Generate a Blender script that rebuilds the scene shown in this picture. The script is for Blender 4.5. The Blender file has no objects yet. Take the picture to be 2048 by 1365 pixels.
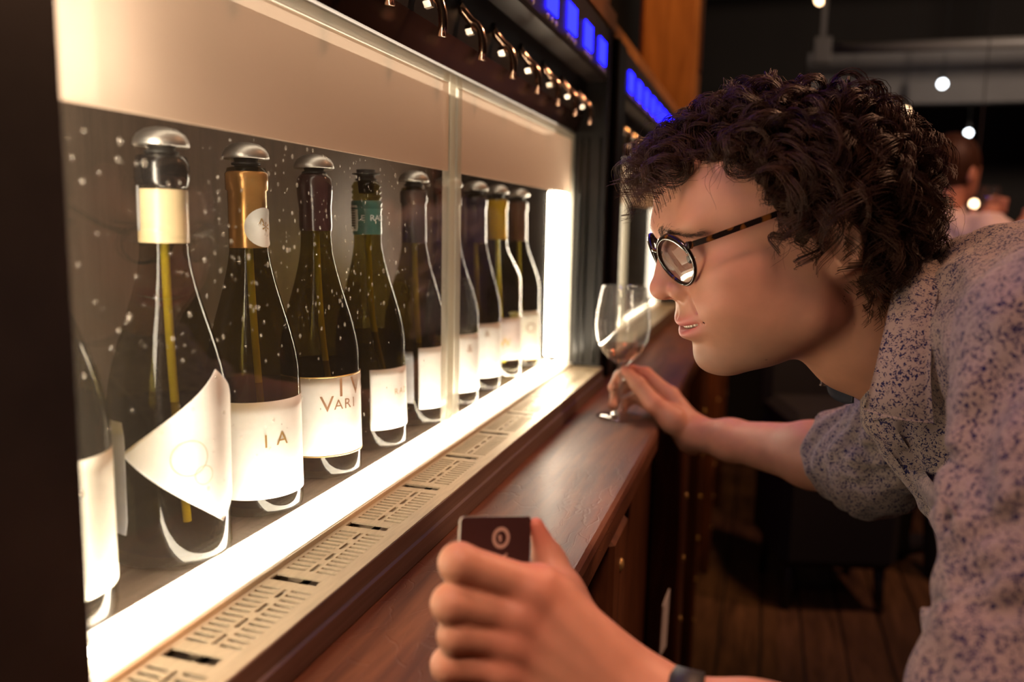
import bpy, math, random
import numpy as np
from mathutils import Vector, Matrix
random.seed(7); rng = np.random.default_rng(11)
S = bpy.context.scene
COL = S.collection
ZC = 1.30                      # camera height above the floor; everything below is written relative to it

# ------------------------------------------------------------------ camera
FPX = 1660.0
R = np.array([[0.9562667386, 0.0590722785, -0.2864688299],
              [0.2918330478, -0.1267846118, 0.9480290789],
              [0.0196823984, -0.9901697471, -0.1384791503]])   # columns: image right, image down, view axis
cam_d = bpy.data.cameras.new('camera'); cam = bpy.data.objects.new('camera', cam_d); COL.objects.link(cam)
cam_d.sensor_width = 36.0; cam_d.lens = FPX / 2048 * 36.0
cam_d.clip_start = 0.02; cam_d.clip_end = 60
rt, dn, fw = R[:, 0], R[:, 1], R[:, 2]
M = Matrix(((rt[0], -dn[0], -fw[0], 0), (rt[1], -dn[1], -fw[1], 0), (rt[2], -dn[2], -fw[2], ZC), (0, 0, 0, 1)))
cam.matrix_world = M
cam_d.dof.use_dof = True; cam_d.dof.focus_distance = 0.74; cam_d.dof.aperture_fstop = 3.4
S.camera = cam
def at(u, v, d):
    """a point seen at photo pixel (u, v), d metres along the view axis, camera-relative"""
    return R @ np.array([(u - 1024.0), (v - 682.5), FPX]) * (d / FPX)

# ------------------------------------------------------------------ world + exposure
S.view_settings.view_transform = 'Standard'; S.view_settings.look = 'None'
S.view_settings.gamma = 1.0; S.view_settings.exposure = 0.0; S.view_settings.use_curve_mapping = False
W = bpy.data.worlds.new('room_dark'); S.world = W; W.use_nodes = True
W.node_tree.nodes['Background'].inputs[0].default_value = (1.0, 0.62, 0.42, 1)
W.node_tree.nodes['Background'].inputs[1].default_value = 0.012
S.cycles.use_denoising = True
S.cycles.transparent_max_bounces = 40
S.cycles.max_bounces = 8
S.cycles.sample_clamp_indirect = 6.0
S.cycles.caustics_reflective = False; S.cycles.caustics_refractive = False

# ------------------------------------------------------------------ large lamps of the room (ceiling spots, warm) and added fills
def spot(name, loc, target, power, color, size=0.06, angle=70, blend=0.6):
    l = bpy.data.lights.new(name, 'SPOT'); l.energy = power; l.color = color
    l.shadow_soft_size = size; l.spot_size = math.radians(angle); l.spot_blend = blend
    o = bpy.data.objects.new(name, l); COL.objects.link(o)
    o.location = (loc[0], loc[1], loc[2] + ZC)
    d = Vector((target[0]-loc[0], target[1]-loc[1], target[2]-loc[2]))
    o.rotation_euler = d.to_track_quat('-Z', 'Y').to_euler()
    return o
spot('ceiling_spot_back', (0.95, 1.75, 1.45), (0.12, 0.80, 0.0), 120, (1.0, 0.50, 0.28), 0.10, 60)
spot('ceiling_spot_counter', (-0.30, -0.10, 1.45), (-0.10, 0.58, -0.25), 48, (1.0, 0.56, 0.43), 0.16, 60)
spot('added_hand_fill', (0.40, -0.45, 1.45), (-0.16, 0.44, -0.27), 85, (1.0, 0.56, 0.38), 0.16, 24)  # added fill for the near hand, beam kept narrow to miss the jaw
spot('ceiling_spot_wood', (0.75, 1.9, 1.45), (-0.45, 2.6, 0.50), 75, (1.0, 0.52, 0.20), 0.08, 80)
spot('ceiling_spot_guest', (1.6, 2.6, 1.45), (0.72, 3.35, 0.1), 70, (1.0, 0.46, 0.30), 0.08, 60)
spot('ceiling_spot_floor', (0.6, 2.5, 1.45), (0.35, 2.75, -1.3), 45, (1.0, 0.50, 0.24), 0.10, 75)
spot('added_ceiling_wash', (1.7, 3.2, 0.9), (1.2, 5.6, 1.7), 110, (1.0, 0.80, 0.64), 0.10, 120)  # added upward wash so the ceiling and pipe show

# ------------------------------------------------------------------ materials
MATS = {}
def nodes(name):
    m = bpy.data.materials.new(name); m.use_nodes = True
    nt = m.node_tree; nt.nodes.clear()
    out = nt.nodes.new('ShaderNodeOutputMaterial')
    MATS[name] = m
    return m, nt, out
def N(nt, t, **kw):
    n = nt.nodes.new(t)
    for k, v in kw.items():
        if k in n.inputs: n.inputs[k].default_value = v
        else: setattr(n, k, v)
    return n
def L(nt, a, b): nt.links.new(a, b)
def c4(c): return (c[0], c[1], c[2], 1.0)
def pbr(name, col, rough=0.5, metal=0.0, noise=None, bump=0.0, bump_scale=80, coat=0.0, spec=0.5, stretch=(1, 1, 1), sss=0.0, emit=None):
    m, nt, out = nodes(name)
    b = N(nt, 'ShaderNodeBsdfPrincipled'); L(nt, b.outputs[0], out.inputs[0])
    b.inputs['Base Color'].default_value = c4(col); b.inputs['Roughness'].default_value = rough
    b.inputs['Metallic'].default_value = metal; b.inputs['Specular IOR Level'].default_value = spec
    b.inputs['Coat Weight'].default_value = coat
    if emit: b.inputs['Emission Color'].default_value = c4(emit[0]); b.inputs['Emission Strength'].default_value = emit[1]
    tc = N(nt, 'ShaderNodeTexCoord'); mp = N(nt, 'ShaderNodeMapping'); L(nt, tc.outputs['Object'], mp.inputs[0])
    mp.inputs['Scale'].default_value = stretch
    if noise:
        c2, sc = noise
        n = N(nt, 'ShaderNodeTexNoise', Scale=sc, Detail=5.0, Roughness=0.6); L(nt, mp.outputs[0], n.inputs['Vector'])
        rp = N(nt, 'ShaderNodeValToRGB'); L(nt, n.outputs[0], rp.inputs[0])
        rp.color_ramp.elements[0].position = 0.35; rp.color_ramp.elements[1].position = 0.68
        rp.color_ramp.elements[0].color = c4(col); rp.color_ramp.elements[1].color = c4(c2)
        L(nt, rp.outputs[0], b.inputs['Base Color'])
    if bump:
        n2 = N(nt, 'ShaderNodeTexNoise', Scale=bump_scale, Detail=4.0); L(nt, mp.outputs[0], n2.inputs['Vector'])
        bp = N(nt, 'ShaderNodeBump', Strength=bump, Distance=0.002); L(nt, n2.outputs[0], bp.inputs['Height'])
        L(nt, bp.outputs[0], b.inputs['Normal'])
    return m
def emission(name, col, s):
    m, nt, out = nodes(name); e = N(nt, 'ShaderNodeEmission', Strength=s); e.inputs[0].default_value = c4(col)
    L(nt, e.outputs[0], out.inputs[0]); return m
def thin_glass(name, tint, refl=0.06, rough=0.02, haze=0.0, haze_col=(1, 1, 1), edge=0.5):
    """clear sheet: light passes straight, a Fresnel share is mirrored, a little is scattered by the haze"""
    m, nt, out = nodes(name)
    t = N(nt, 'ShaderNodeBsdfTransparent'); t.inputs[0].default_value = c4(tint)
    g = N(nt, 'ShaderNodeBsdfGlossy', Roughness=rough)
    lw = N(nt, 'ShaderNodeLayerWeight', Blend=0.35)
    mr = N(nt, 'ShaderNodeMapRange'); mr.inputs[3].default_value = refl; mr.inputs[4].default_value = edge
    pw = N(nt, 'ShaderNodeMath', operation='POWER'); pw.inputs[1].default_value = 2.0
    L(nt, lw.outputs['Facing'], pw.inputs[0]); L(nt, pw.outputs[0], mr.inputs[0])
    fac = mr.outputs[0]
    if name.startswith('bottle'):                      # inner-side reflections damped to thin out the bright curves at the base
        ge = N(nt, 'ShaderNodeNewGeometry'); iv = N(nt, 'ShaderNodeMapRange'); iv.inputs[3].default_value = 1.0; iv.inputs[4].default_value = 0.02
        L(nt, ge.outputs['Backfacing'], iv.inputs[0]); ml = N(nt, 'ShaderNodeMath', operation='MULTIPLY')
        L(nt, fac, ml.inputs[0]); L(nt, iv.outputs[0], ml.inputs[1]); fac = ml.outputs[0]
    mx = N(nt, 'ShaderNodeMixShader'); L(nt, fac, mx.inputs[0]); L(nt, t.outputs[0], mx.inputs[1]); L(nt, g.outputs[0], mx.inputs[2])
    last = mx
    if haze:
        d = N(nt, 'ShaderNodeBsdfTranslucent'); d.inputs[0].default_value = c4(haze_col)
        df = N(nt, 'ShaderNodeBsdfDiffuse'); df.inputs[0].default_value = c4(haze_col)
        ad = N(nt, 'ShaderNodeMixShader', Fac=0.4); L(nt, d.outputs[0], ad.inputs[1]); L(nt, df.outputs[0], ad.inputs[2])
        mx2 = N(nt, 'ShaderNodeMixShader', Fac=haze); L(nt, mx.outputs[0], mx2.inputs[1]); L(nt, ad.outputs[0], mx2.inputs[2]); last = mx2
    L(nt, last.outputs[0], out.inputs[0]); return m

pbr('black_panel', (0.010, 0.009, 0.009), 0.42, noise=((0.016, 0.014, 0.013), 30), bump=0.05)
pbr('black_gloss', (0.006, 0.0055, 0.006), 0.18)
pbr('fascia', (0.022, 0.013, 0.011), 0.38, noise=((0.030, 0.018, 0.014), 25))
pbr('lip_reflect_tint', (0.10, 0.055, 0.040), 0.22, metal=0.9, noise=((0.16, 0.085, 0.06), 14), stretch=(1, 0.4, 1))  # copper tint carries warm reflections; the lip itself is stainless steel
pbr('tap_metal', (0.80, 0.56, 0.42), 0.16, metal=1.0)
pbr('tap_nut', (0.72, 0.66, 0.58), 0.2, metal=1.0)
pbr('steel', (0.62, 0.58, 0.53), 0.30, metal=1.0, noise=((0.52, 0.48, 0.44), 60), stretch=(1, 12, 1))
pbr('shelf_steel', (0.42, 0.40, 0.37), 0.42, metal=0.7, noise=((0.62, 0.60, 0.56), 26), stretch=(6, 1, 1), bump=0.1)
pbr('tray_steel', (0.66, 0.56, 0.40), 0.42, metal=0.55, noise=((0.56, 0.47, 0.33), 40), stretch=(10, 1, 1))
pbr('tray_front', (0.33, 0.25, 0.21), 0.46, metal=0.85, noise=((0.25, 0.19, 0.16), 30), stretch=(1, 0.2, 6))
pbr('white_plastic', (0.82, 0.78, 0.70), 0.4)
pbr('back_wall_metal', (0.115, 0.076, 0.055), 0.42, metal=0.3, noise=((0.080, 0.051, 0.037), 12), stretch=(1, 5, 0.5))
pbr('basin_shade', (0.02, 0.015, 0.012), 0.6)
pbr('rubber', (0.012, 0.012, 0.012), 0.55)
pbr('stopper_metal', (0.50, 0.48, 0.45), 0.42, metal=1.0, noise=((0.5, 0.48, 0.45), 60))
pbr('paper_white', (0.86, 0.85, 0.82), 0.6, noise=((0.80, 0.79, 0.76), 90))
pbr('paper_pale', (0.78, 0.76, 0.66), 0.6, noise=((0.70, 0.68, 0.58), 60))
pbr('paper_grey', (0.40, 0.40, 0.42), 0.6, noise=((0.33, 0.33, 0.35), 60))
pbr('paper_pink', (0.72, 0.62, 0.58), 0.6, noise=((0.60, 0.52, 0.50), 40))
pbr('print_gold', (0.55, 0.36, 0.14), 0.35, metal=0.5)
pbr('print_brown', (0.33, 0.18, 0.10), 0.5)
pbr('print_white', (0.85, 0.85, 0.85), 0.5)
pbr('caps_cream', (0.62, 0.50, 0.30), 0.35, noise=((0.52, 0.41, 0.24), 50), stretch=(1, 1, 0.2))
pbr('caps_gold', (0.55, 0.29, 0.09), 0.25, metal=0.55, noise=((0.46, 0.23, 0.07), 40))
pbr('caps_wine', (0.040, 0.016, 0.018), 0.25, noise=((0.055, 0.022, 0.022), 50), coat=0.4)
pbr('caps_teal', (0.05, 0.14, 0.12), 0.3, noise=((0.07, 0.18, 0.15), 40), coat=0.3)
pbr('caps_charcoal', (0.060, 0.050, 0.048), 0.35, noise=((0.045, 0.038, 0.036), 40))
pbr('caps_indigo', (0.035, 0.032, 0.055), 0.22, coat=0.4)
pbr('caps_yellow', (0.72, 0.46, 0.02), 0.32, noise=((0.62, 0.38, 0.015), 40))
pbr('caps_brown', (0.10, 0.045, 0.03), 0.35, noise=((0.13, 0.06, 0.04), 40))
pbr('tube_yellow', (0.90, 0.78, 0.07), 0.35, emit=None)
emission('led', (1.0, 0.87, 0.68), 80.0)
emission('led_top', (1.0, 0.84, 0.64), 4.5)
emission('led_far', (1.0, 0.86, 0.66), 3.0)
emission('led_floor_far', (1.0, 0.86, 0.66), 16.0)
emission('film_glow', (1.0, 0.88, 0.72), 2.2)
emission('stile_glow', (1.0, 0.86, 0.66), 2.2)
emission('led_side', (1.0, 0.87, 0.68), 58.0)
emission('lcd_blue', (0.0031, 0.0034, 1.0), 24.0)
emission('bulb_white', (0.9, 0.95, 1.0), 9.0)
emission('bulb_warm', (1.0, 0.62, 0.34), 9.0)
thin_glass('door_glass', (0.97, 0.96, 0.94), refl=0.035, rough=0.015, haze=0.016, haze_col=(0.8, 0.66, 0.52), edge=0.30)
thin_glass('door_film', (0.84, 0.77, 0.70), refl=0.03, rough=0.25, haze=0.62, haze_col=(0.93, 0.79, 0.67), edge=0.1)
thin_glass('door_edge', (0.88, 0.86, 0.80), refl=0.10, rough=0.15, haze=0.30, haze_col=(0.90, 0.86, 0.76), edge=0.5)
thin_glass('bottle_olive', (0.44, 0.405, 0.19), refl=0.014, rough=0.03, edge=0.26)
thin_glass('bottle_clear', (0.92, 0.93, 0.88), refl=0.06, rough=0.02, edge=0.7)
thin_glass('wine_dark', (0.58, 0.53, 0.28), refl=0.0, rough=0.05, edge=0.0)
thin_glass('wine_white', (0.90, 0.82, 0.42), refl=0.02, rough=0.05, edge=0.08)
thin_glass('wine_rose', (0.86, 0.66, 0.56), refl=0.05, rough=0.03, edge=0.25)
thin_glass('glass_clear', (0.95, 0.95, 0.94), refl=0.09, rough=0.02, edge=1.0, haze=0.03)
thin_glass('drop_water', (0.97, 0.97, 0.97), refl=0.10, rough=0.02, haze=0.14, haze_col=(1.0, 0.90, 0.76), edge=0.45)
thin_glass('lens_glass', (0.97, 0.96, 0.98), refl=0.24, rough=0.01, edge=0.6)

def wood(name, dark, light, scale=6, rough=0.35, axis=1, coat=0.25, bump=0.25, scratches=0.0):
    m, nt, out = nodes(name)
    b = N(nt, 'ShaderNodeBsdfPrincipled'); L(nt, b.outputs[0], out.inputs[0])
    b.inputs['Roughness'].default_value = rough; b.inputs['Coat Weight'].default_value = coat; b.inputs['Coat Roughness'].default_value = 0.22
    tc = N(nt, 'ShaderNodeTexCoord'); mp = N(nt, 'ShaderNodeMapping'); L(nt, tc.outputs['Object'], mp.inputs[0])
    st = [9, 9, 9]; st[axis] = 0.9; mp.inputs['Scale'].default_value = st
    oi = N(nt, 'ShaderNodeObjectInfo'); L(nt, oi.outputs['Random'], mp.inputs['Location'])
    n = N(nt, 'ShaderNodeTexNoise', Scale=scale, Detail=8.0, Roughness=0.62, Distortion=0.6); L(nt, mp.outputs[0], n.inputs['Vector'])
    rp = N(nt, 'ShaderNodeValToRGB'); L(nt, n.outputs[0], rp.inputs[0])
    rp.color_ramp.elements[0].position = 0.33; rp.color_ramp.elements[1].position = 0.70
    rp.color_ramp.elements[0].color = c4(dark); rp.color_ramp.elements[1].color = c4(light)
    n2 = N(nt, 'ShaderNodeTexNoise', Scale=2.2, Detail=3.0); L(nt, tc.outputs['Object'], n2.inputs['Vector'])
    mr = N(nt, 'ShaderNodeMapRange'); mr.inputs[1].default_value = 0.3; mr.inputs[2].default_value = 0.7; mr.inputs[3].default_value = 0.6; mr.inputs[4].default_value = 1.25
    L(nt, n2.outputs[0], mr.inputs[0])
    mu = N(nt, 'ShaderNodeMixRGB', blend_type='MULTIPLY', Fac=1.0); L(nt, rp.outputs[0], mu.inputs[1]); L(nt, mr.outputs[0], mu.inputs[2])
    L(nt, mu.outputs[0], b.inputs['Base Color'])
    bp = N(nt, 'ShaderNodeBump', Strength=bump, Distance=0.002); L(nt, n.outputs[0], bp.inputs['Height'])
    if scratches:
        v = N(nt, 'ShaderNodeTexVoronoi', feature='DISTANCE_TO_EDGE', Scale=34.0)
        mp2 = N(nt, 'ShaderNodeMapping'); mp2.inputs['Scale'].default_value = (1.6, 0.45, 1); mp2.inputs['Rotation'].default_value = (0, 0, 0.5)
        n4 = N(nt, 'ShaderNodeTexNoise', Scale=14.0, Detail=3.0); L(nt, tc.outputs['Object'], n4.inputs['Vector'])
        mv = N(nt, 'ShaderNodeMixRGB', Fac=0.06); L(nt, tc.outputs['Object'], mv.inputs[1]); L(nt, n4.outputs[1], mv.inputs[2])
        L(nt, mv.outputs[0], mp2.inputs[0]); L(nt, mp2.outputs[0], v.inputs['Vector'])
        m3 = N(nt, 'ShaderNodeMapRange'); m3.inputs[2].default_value = 0.035; L(nt, v.outputs[0], m3.inputs[0])
        bp2 = N(nt, 'ShaderNodeBump', Strength=scratches, Distance=0.0015); L(nt, m3.outputs[0], bp2.inputs['Height'])
        L(nt, bp.outputs[0], bp2.inputs['Normal']); L(nt, bp2.outputs[0], b.inputs['Normal'])
        rr = N(nt, 'ShaderNodeMapRange'); rr.inputs[3].default_value = rough + 0.18; rr.inputs[4].default_value = rough - 0.06
        L(nt, n2.outputs[0], rr.inputs[0]); L(nt, rr.outputs[0], b.inputs['Roughness'])
    else:
        L(nt, bp.outputs[0], b.inputs['Normal'])
    return m
wood('counter_wood', (0.075, 0.022, 0.010), (0.21, 0.075, 0.032), 5, 0.46, 1, 0.05, 0.25, scratches=0.20)
wood('counter_side_wood', (0.055, 0.017, 0.007), (0.16, 0.055, 0.020), 5, 0.42, 2, 0.1)
wood('orange_wood', (0.30, 0.115, 0.030), (0.52, 0.22, 0.065), 4, 0.45, 2, 0.1)
wood('floor_wood', (0.05, 0.026, 0.013), (0.15, 0.082, 0.040), 4, 0.5, 1, 0.1)

# ------------------------------------------------------------------ mesh helpers (coordinates camera-relative)
BASE = {}
def raw_mesh(name, v, f, smooth=False):
    me = bpy.data.meshes.new(name)
    v = np.asarray(v, np.float32)
    if isinstance(f, np.ndarray):
        k = f.shape[1]; me.vertices.add(len(v)); me.vertices.foreach_set('co', v.ravel())
        me.loops.add(f.size); me.loops.foreach_set('vertex_index', f.ravel().astype(np.int32))
        me.polygons.add(len(f)); me.polygons.foreach_set('loop_start', (np.arange(len(f)) * k).astype(np.int32))
        me.polygons.foreach_set('loop_total', np.full(len(f), k, np.int32))
        me.update(calc_edges=True); me.validate()
    else:
        me.from_pydata([tuple(map(float, p)) for p in v], [], f); me.update()
    if smooth: me.polygons.foreach_set('use_smooth', np.ones(len(me.polygons), bool))
    return me
def tag(o, label=None, cat=None, group=None, kind=None):
    if label: o['label'] = label
    if cat: o['category'] = cat
    if group: o['group'] = group
    if kind: o['kind'] = kind
    return o
def thing(name, base, label, cat, group=None):
    o = bpy.data.objects.new(name, None); COL.objects.link(o)
    o.empty_display_size = 0.05
    o.location = (base[0], base[1], base[2] + ZC); BASE[o.name] = np.array(base, float)
    return tag(o, label, cat, group)
def new(name, v, f, mat, parent=None, smooth=False, label=None, cat=None, group=None, kind=None, base=None):
    v = np.asarray(v, float)
    if parent is None:
        if base is None:
            lo, hi = v.min(0), v.max(0); base = np.array([(lo[0]+hi[0])/2, (lo[1]+hi[1])/2, lo[2]])
        else: base = np.array(base, float)
    else: base = BASE[parent.name]
    me = raw_mesh(name, v - base, f, smooth)
    o = bpy.data.objects.new(name, me); COL.objects.link(o)
    if parent is None: o.location = (base[0], base[1], base[2] + ZC)
    else: o.parent = parent
    BASE[o.name] = base
    if isinstance(mat, (list, tuple)):
        for m in mat: me.materials.append(MATS[m])
    else: me.materials.append(MATS[mat])
    return tag(o, label, cat, group, kind)
class MB:
    """collects shapes, then becomes one mesh object"""
    def __init__(s): s.v = []; s.f = []
    def add(s, v, f):
        n = len(s.v); s.v += [tuple(map(float, p)) for p in v]; s.f += [tuple(i + n for i in q) for q in f]; return s
    def box(s, x0, x1, y0, y1, z0, z1, b=0.0):
        x0, x1 = min(x0, x1), max(x0, x1); y0, y1 = min(y0, y1), max(y0, y1); z0, z1 = min(z0, z1), max(z0, z1)
        if b <= 0:
            v = [(x, y, z) for x in (x0, x1) for y in (y0, y1) for z in (z0, z1)]
            return s.add(v, [(0, 1, 3, 2), (4, 6, 7, 5), (0, 4, 5, 1), (2, 3, 7, 6), (0, 2, 6, 4), (1, 5, 7, 3)])
        v = []; idx = {}
        for i, x in enumerate((x0, x1)):
            for j, y in enumerate((y0, y1)):
                for k, z in enumerate((z0, z1)):
                    sx, sy, sz = (1 - 2*i)*b, (1 - 2*j)*b, (1 - 2*k)*b
                    for a, p in enumerate(((x, y+sy, z+sz), (x+sx, y, z+sz), (x+sx, y+sy, z))):
                        idx[(i, j, k, a)] = len(v); v.append(p)
        f = []
        for i in (0, 1): f.append([idx[(i, j, k, 0)] for j, k in ((0, 0), (1, 0), (1, 1), (0, 1))][::(1 if i else -1)])
        for j in (0, 1): f.append([idx[(i, j, k, 1)] for i, k in ((0, 0), (1, 0), (1, 1), (0, 1))][::(-1 if j else 1)])
        for k in (0, 1): f.append([idx[(i, j, k, 2)] for i, j in ((0, 0), (1, 0), (1, 1), (0, 1))][::(1 if k else -1)])
        for j in (0, 1):
            for k in (0, 1): f.append([idx[(0, j, k, 1)], idx[(1, j, k, 1)], idx[(1, j, k, 2)], idx[(0, j, k, 2)]])
        for i in (0, 1):
            for k in (0, 1): f.append([idx[(i, 0, k, 0)], idx[(i, 1, k, 0)], idx[(i, 1, k, 2)], idx[(i, 0, k, 2)]])
        for i in (0, 1):
            for j in (0, 1): f.append([idx[(i, j, 0, 0)], idx[(i, j, 1, 0)], idx[(i, j, 1, 1)], idx[(i, j, 0, 1)]])
        for i in (0, 1):
            for j in (0, 1):
                for k in (0, 1): f.append([idx[(i, j, k, 0)], idx[(i, j, k, 1)], idx[(i, j, k, 2)]])
        return s.add(v, f)
    def prism_y(s, prof, y0, y1):
        """closed profile of (x, z) swept along y"""
        n = len(prof); v = [(x, y0, z) for x, z in prof] + [(x, y1, z) for x, z in prof]
        f = [(i, (i+1) % n, n + (i+1) % n, n + i) for i in range(n)] + [tuple(range(n))[::-1], tuple(range(n, 2*n))]
        return s.add(v, f)
    def lathe(s, prof, c, n=40, cap=True, axis=None):
        """profile of (r, h) turned about a vertical axis through c"""
        v = []; m = len(prof)
        for r, h in prof:
            for k in range(n):
                a = 2*math.pi*k/n; v.append((c[0]+r*math.cos(a), c[1]+r*math.sin(a), c[2]+h))
        f = [(i*n+k, i*n+(k+1) % n, (i+1)*n+(k+1) % n, (i+1)*n+k) for i in range(m-1) for k in range(n)]
        if cap:
            if prof[0][0] > 1e-6: f.append(tuple(range(n))[::-1])
            if prof[-1][0] > 1e-6: f.append(tuple(range((m-1)*n, m*n)))
        return s.add(v, f)
    def tube(s, pts, r, n=10, cap=True):
        pts = [np.array(p, float) for p in pts]; m = len(pts)
        rr = [r]*m if np.isscalar(r) else list(r)
        v = []; up = None
        for i in range(m):
            t = pts[min(i+1, m-1)] - pts[max(i-1, 0)]; t /= np.linalg.norm(t) + 1e-12
            if up is None: up = np.array([0, 0, 1.0]) if abs(t[2]) < 0.9 else np.array([1.0, 0, 0])
            a = np.cross(t, up); a /= np.linalg.norm(a) + 1e-12; b = np.cross(a, t); up = b
            for k in range(n):
                w = 2*math.pi*k/n; v.append(pts[i] + rr[i]*(math.cos(w)*a + math.sin(w)*b))
        f = [(i*n+k, i*n+(k+1) % n, (i+1)*n+(k+1) % n, (i+1)*n+k) for i in range(m-1) for k in range(n)]
        if cap: f += [tuple(range(n))[::-1], tuple(range((m-1)*n, m*n))]
        return s.add(v, f)
    def ball(s, c, r, n=10, m=7):
        r = (r, r, r) if np.isscalar(r) else r
        v = [(c[0], c[1], c[2]-r[2])]
        for i in range(1, m):
            t = -math.pi/2 + math.pi*i/m
            for k in range(n):
                a = 2*math.pi*k/n; v.append((c[0]+r[0]*math.cos(t)*math.cos(a), c[1]+r[1]*math.cos(t)*math.sin(a), c[2]+r[2]*math.sin(t)))
        v.append((c[0], c[1], c[2]+r[2])); last = len(v)-1
        f = [(0, 1+(k+1) % n, 1+k) for k in range(n)] + [(last, last-n+k, last-n+(k+1) % n) for k in range(n)]
        f += [(1+i*n+k, 1+i*n+(k+1) % n, 1+(i+1)*n+(k+1) % n, 1+(i+1)*n+k) for i in range(m-2) for k in range(n)]
        return s.add(v, f)
    def map(s, fn): s.v = [tuple(fn(np.array(p))) for p in s.v]; return s
    def build(s, name, mat, parent=None, smooth=False, **kw): return new(name, s.v, s.f, mat, parent, smooth, **kw)
def smooth_by_angle(o, deg=35):
    me = o.data
    me.polygons.foreach_set('use_smooth', np.ones(len(me.polygons), bool))
    try: me.set_sharp_from_angle(angle=math.radians(deg))
    except Exception: pass
    return o
def text_mesh(txt, size=1.0, space=1.0):
    """flat lettering as (verts2d, faces)"""
    cu = bpy.data.curves.new('lettering', 'FONT'); cu.body = txt; cu.size = size; cu.align_x = 'CENTER'; cu.align_y = 'CENTER'; cu.resolution_u = 3; cu.space_character = space
    o = bpy.data.objects.new('lettering', cu); COL.objects.link(o)
    dg = bpy.context.evaluated_depsgraph_get(); me = o.evaluated_get(dg).to_mesh()
    v = [(p.co.x, p.co.y) for p in me.vertices]; f = [tuple(p.vertices) for p in me.polygons]
    o.evaluated_get(dg).to_mesh_clear(); bpy.data.objects.remove(o); bpy.data.curves.remove(cu)
    return v, f

# ================================================================== THE ROOM
ZF = -ZC
pbr('ceiling_dark', (0.060, 0.050, 0.043), 0.9, noise=((0.085, 0.072, 0.062), 3))
pbr('wall_dark', (0.030, 0.023, 0.019), 0.85, noise=((0.032, 0.024, 0.019), 4))
pbr('pipe_paint', (0.10, 0.085, 0.075), 0.5)
pbr('grey_board', (0.26, 0.20, 0.17), 0.6)
fl = MB().box(-0.9, 3.6, -1.2, 7.0, ZF-0.06, ZF-0.012).build('floor', 'wall_dark', kind='structure', label='dark subfloor of old boards', base=(1.2, 2.9, ZF-0.06))
pw = 0.128; x = -0.20; ci = 0
plank_me = {}
while x < 1.85:
    ys = [-1.0, 1.35 + 0.55*((ci*37) % 5)/5, 3.3 + 0.6*((ci*53) % 7)/7, 6.9]
    for a, b in zip(ys[:-1], ys[1:]):
        MB().box(x+0.003, x+pw-0.004, a+0.002, b-0.002, ZF-0.012, ZF + random.uniform(-0.0012, 0.0012), 0.002).build('floor_plank', 'floor_wood', fl)
    x += pw; ci += 1
MB().box(-0.9, 3.6, -1.2, 7.0, 1.75, 1.80).build('ceiling', 'ceiling_dark', kind='structure', label='dark ceiling with beams and pipes')
MB().box(-0.9, 3.6, 6.9, 7.0, ZF, 1.75).build('wall_back', 'wall_dark', kind='structure', label='dark far wall of the bar')
MB().box(-0.95, -0.72, -1.2, 7.0, ZF, 1.75).build('wall_left', 'wall_dark', kind='structure', label='dark wall behind the dispensers')
MB().box(3.5, 3.6, -1.2, 7.0, ZF, 1.75).build('wall_right', 'wall_dark', kind='structure', label='dark wall on the far right')
for i, (y0, y1, z0) in enumerate(((3.6, 3.8, 1.42), (5.0, 5.25, 1.35))):
    MB().box(-0.7, 3.5, y0, y1, z0, 1.75, 0.006).build('trim_%d' % (i+1), 'ceiling_dark', kind='structure', label='dark ceiling beam across the room, ' + ('nearer one' if i == 0 else 'farther one'))
pbr('bulkhead_grey', (0.085, 0.076, 0.072), 0.8, noise=((0.11, 0.10, 0.095), 3))
MB().box(0.15, 3.49, 4.90, 4.99, 0.67, 0.95, 0.006).build('trim_3', 'bulkhead_grey', kind='structure', label='dark grey bulkhead board below the pipe')
# pipe with brackets below the ceiling
pp = thing('ceiling_pipe', (1.2, 4.4, 0.80), 'pale painted pipe running across under the dark ceiling', 'pipe')
MB().tube([(0.24, 4.4, 0.868), (0.9, 4.4, 0.864), (3.4, 4.4, 0.85)], 0.026, 14).build('pipe', 'pipe_paint', pp, True)
for xx in (0.20, 1.55, 2.8):
    MB().box(xx-0.04, xx+0.04, 4.37, 4.43, 0.80, 0.92, 0.004).build('bracket', 'pipe_paint', pp)
    MB().box(xx-0.012, xx+0.012, 4.385, 4.415, 0.92, 1.749).build('hanger', 'pipe_paint', pp)
# ceiling lamps seen as points of light
def lamp(name, p, r, mat, label, drop=0.35):
    t = thing(name, p, label, 'lamp', 'small ceiling lamps far behind')
    MB().ball(p, r, 14, 9).build('bulb', mat, t, True)
    MB().lathe([(r*0.3, r*0.95), (r*0.62, r*1.0), (r*0.55, r*2.6), (0.0022, r*3.0), (0.0022, 1.7495-p[2])], p, 14).build('fitting', 'rubber', t, True)
lamp('ceiling_lamp', at(1885, 168, 4.1), 0.021, 'bulb_white', 'brightest white lamp above the guest on the right')
lamp('ceiling_lamp', at(1937, 266, 4.3), 0.018, 'bulb_white', 'lower small white lamp just above the guest')
lamp('ceiling_lamp', at(1812, 222, 4.1), 0.017, 'bulb_warm', 'small warm lamp beside the curly hair')
lamp('ceiling_lamp', at(1640, 0, 4.0), 0.022, 'bulb_warm', 'warm lamp at the top edge of the picture')
lamp('ceiling_lamp', at(1388, 6, 3.6), 0.014, 'bulb_white', 'dim white lamp beside the orange wooden post')

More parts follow.
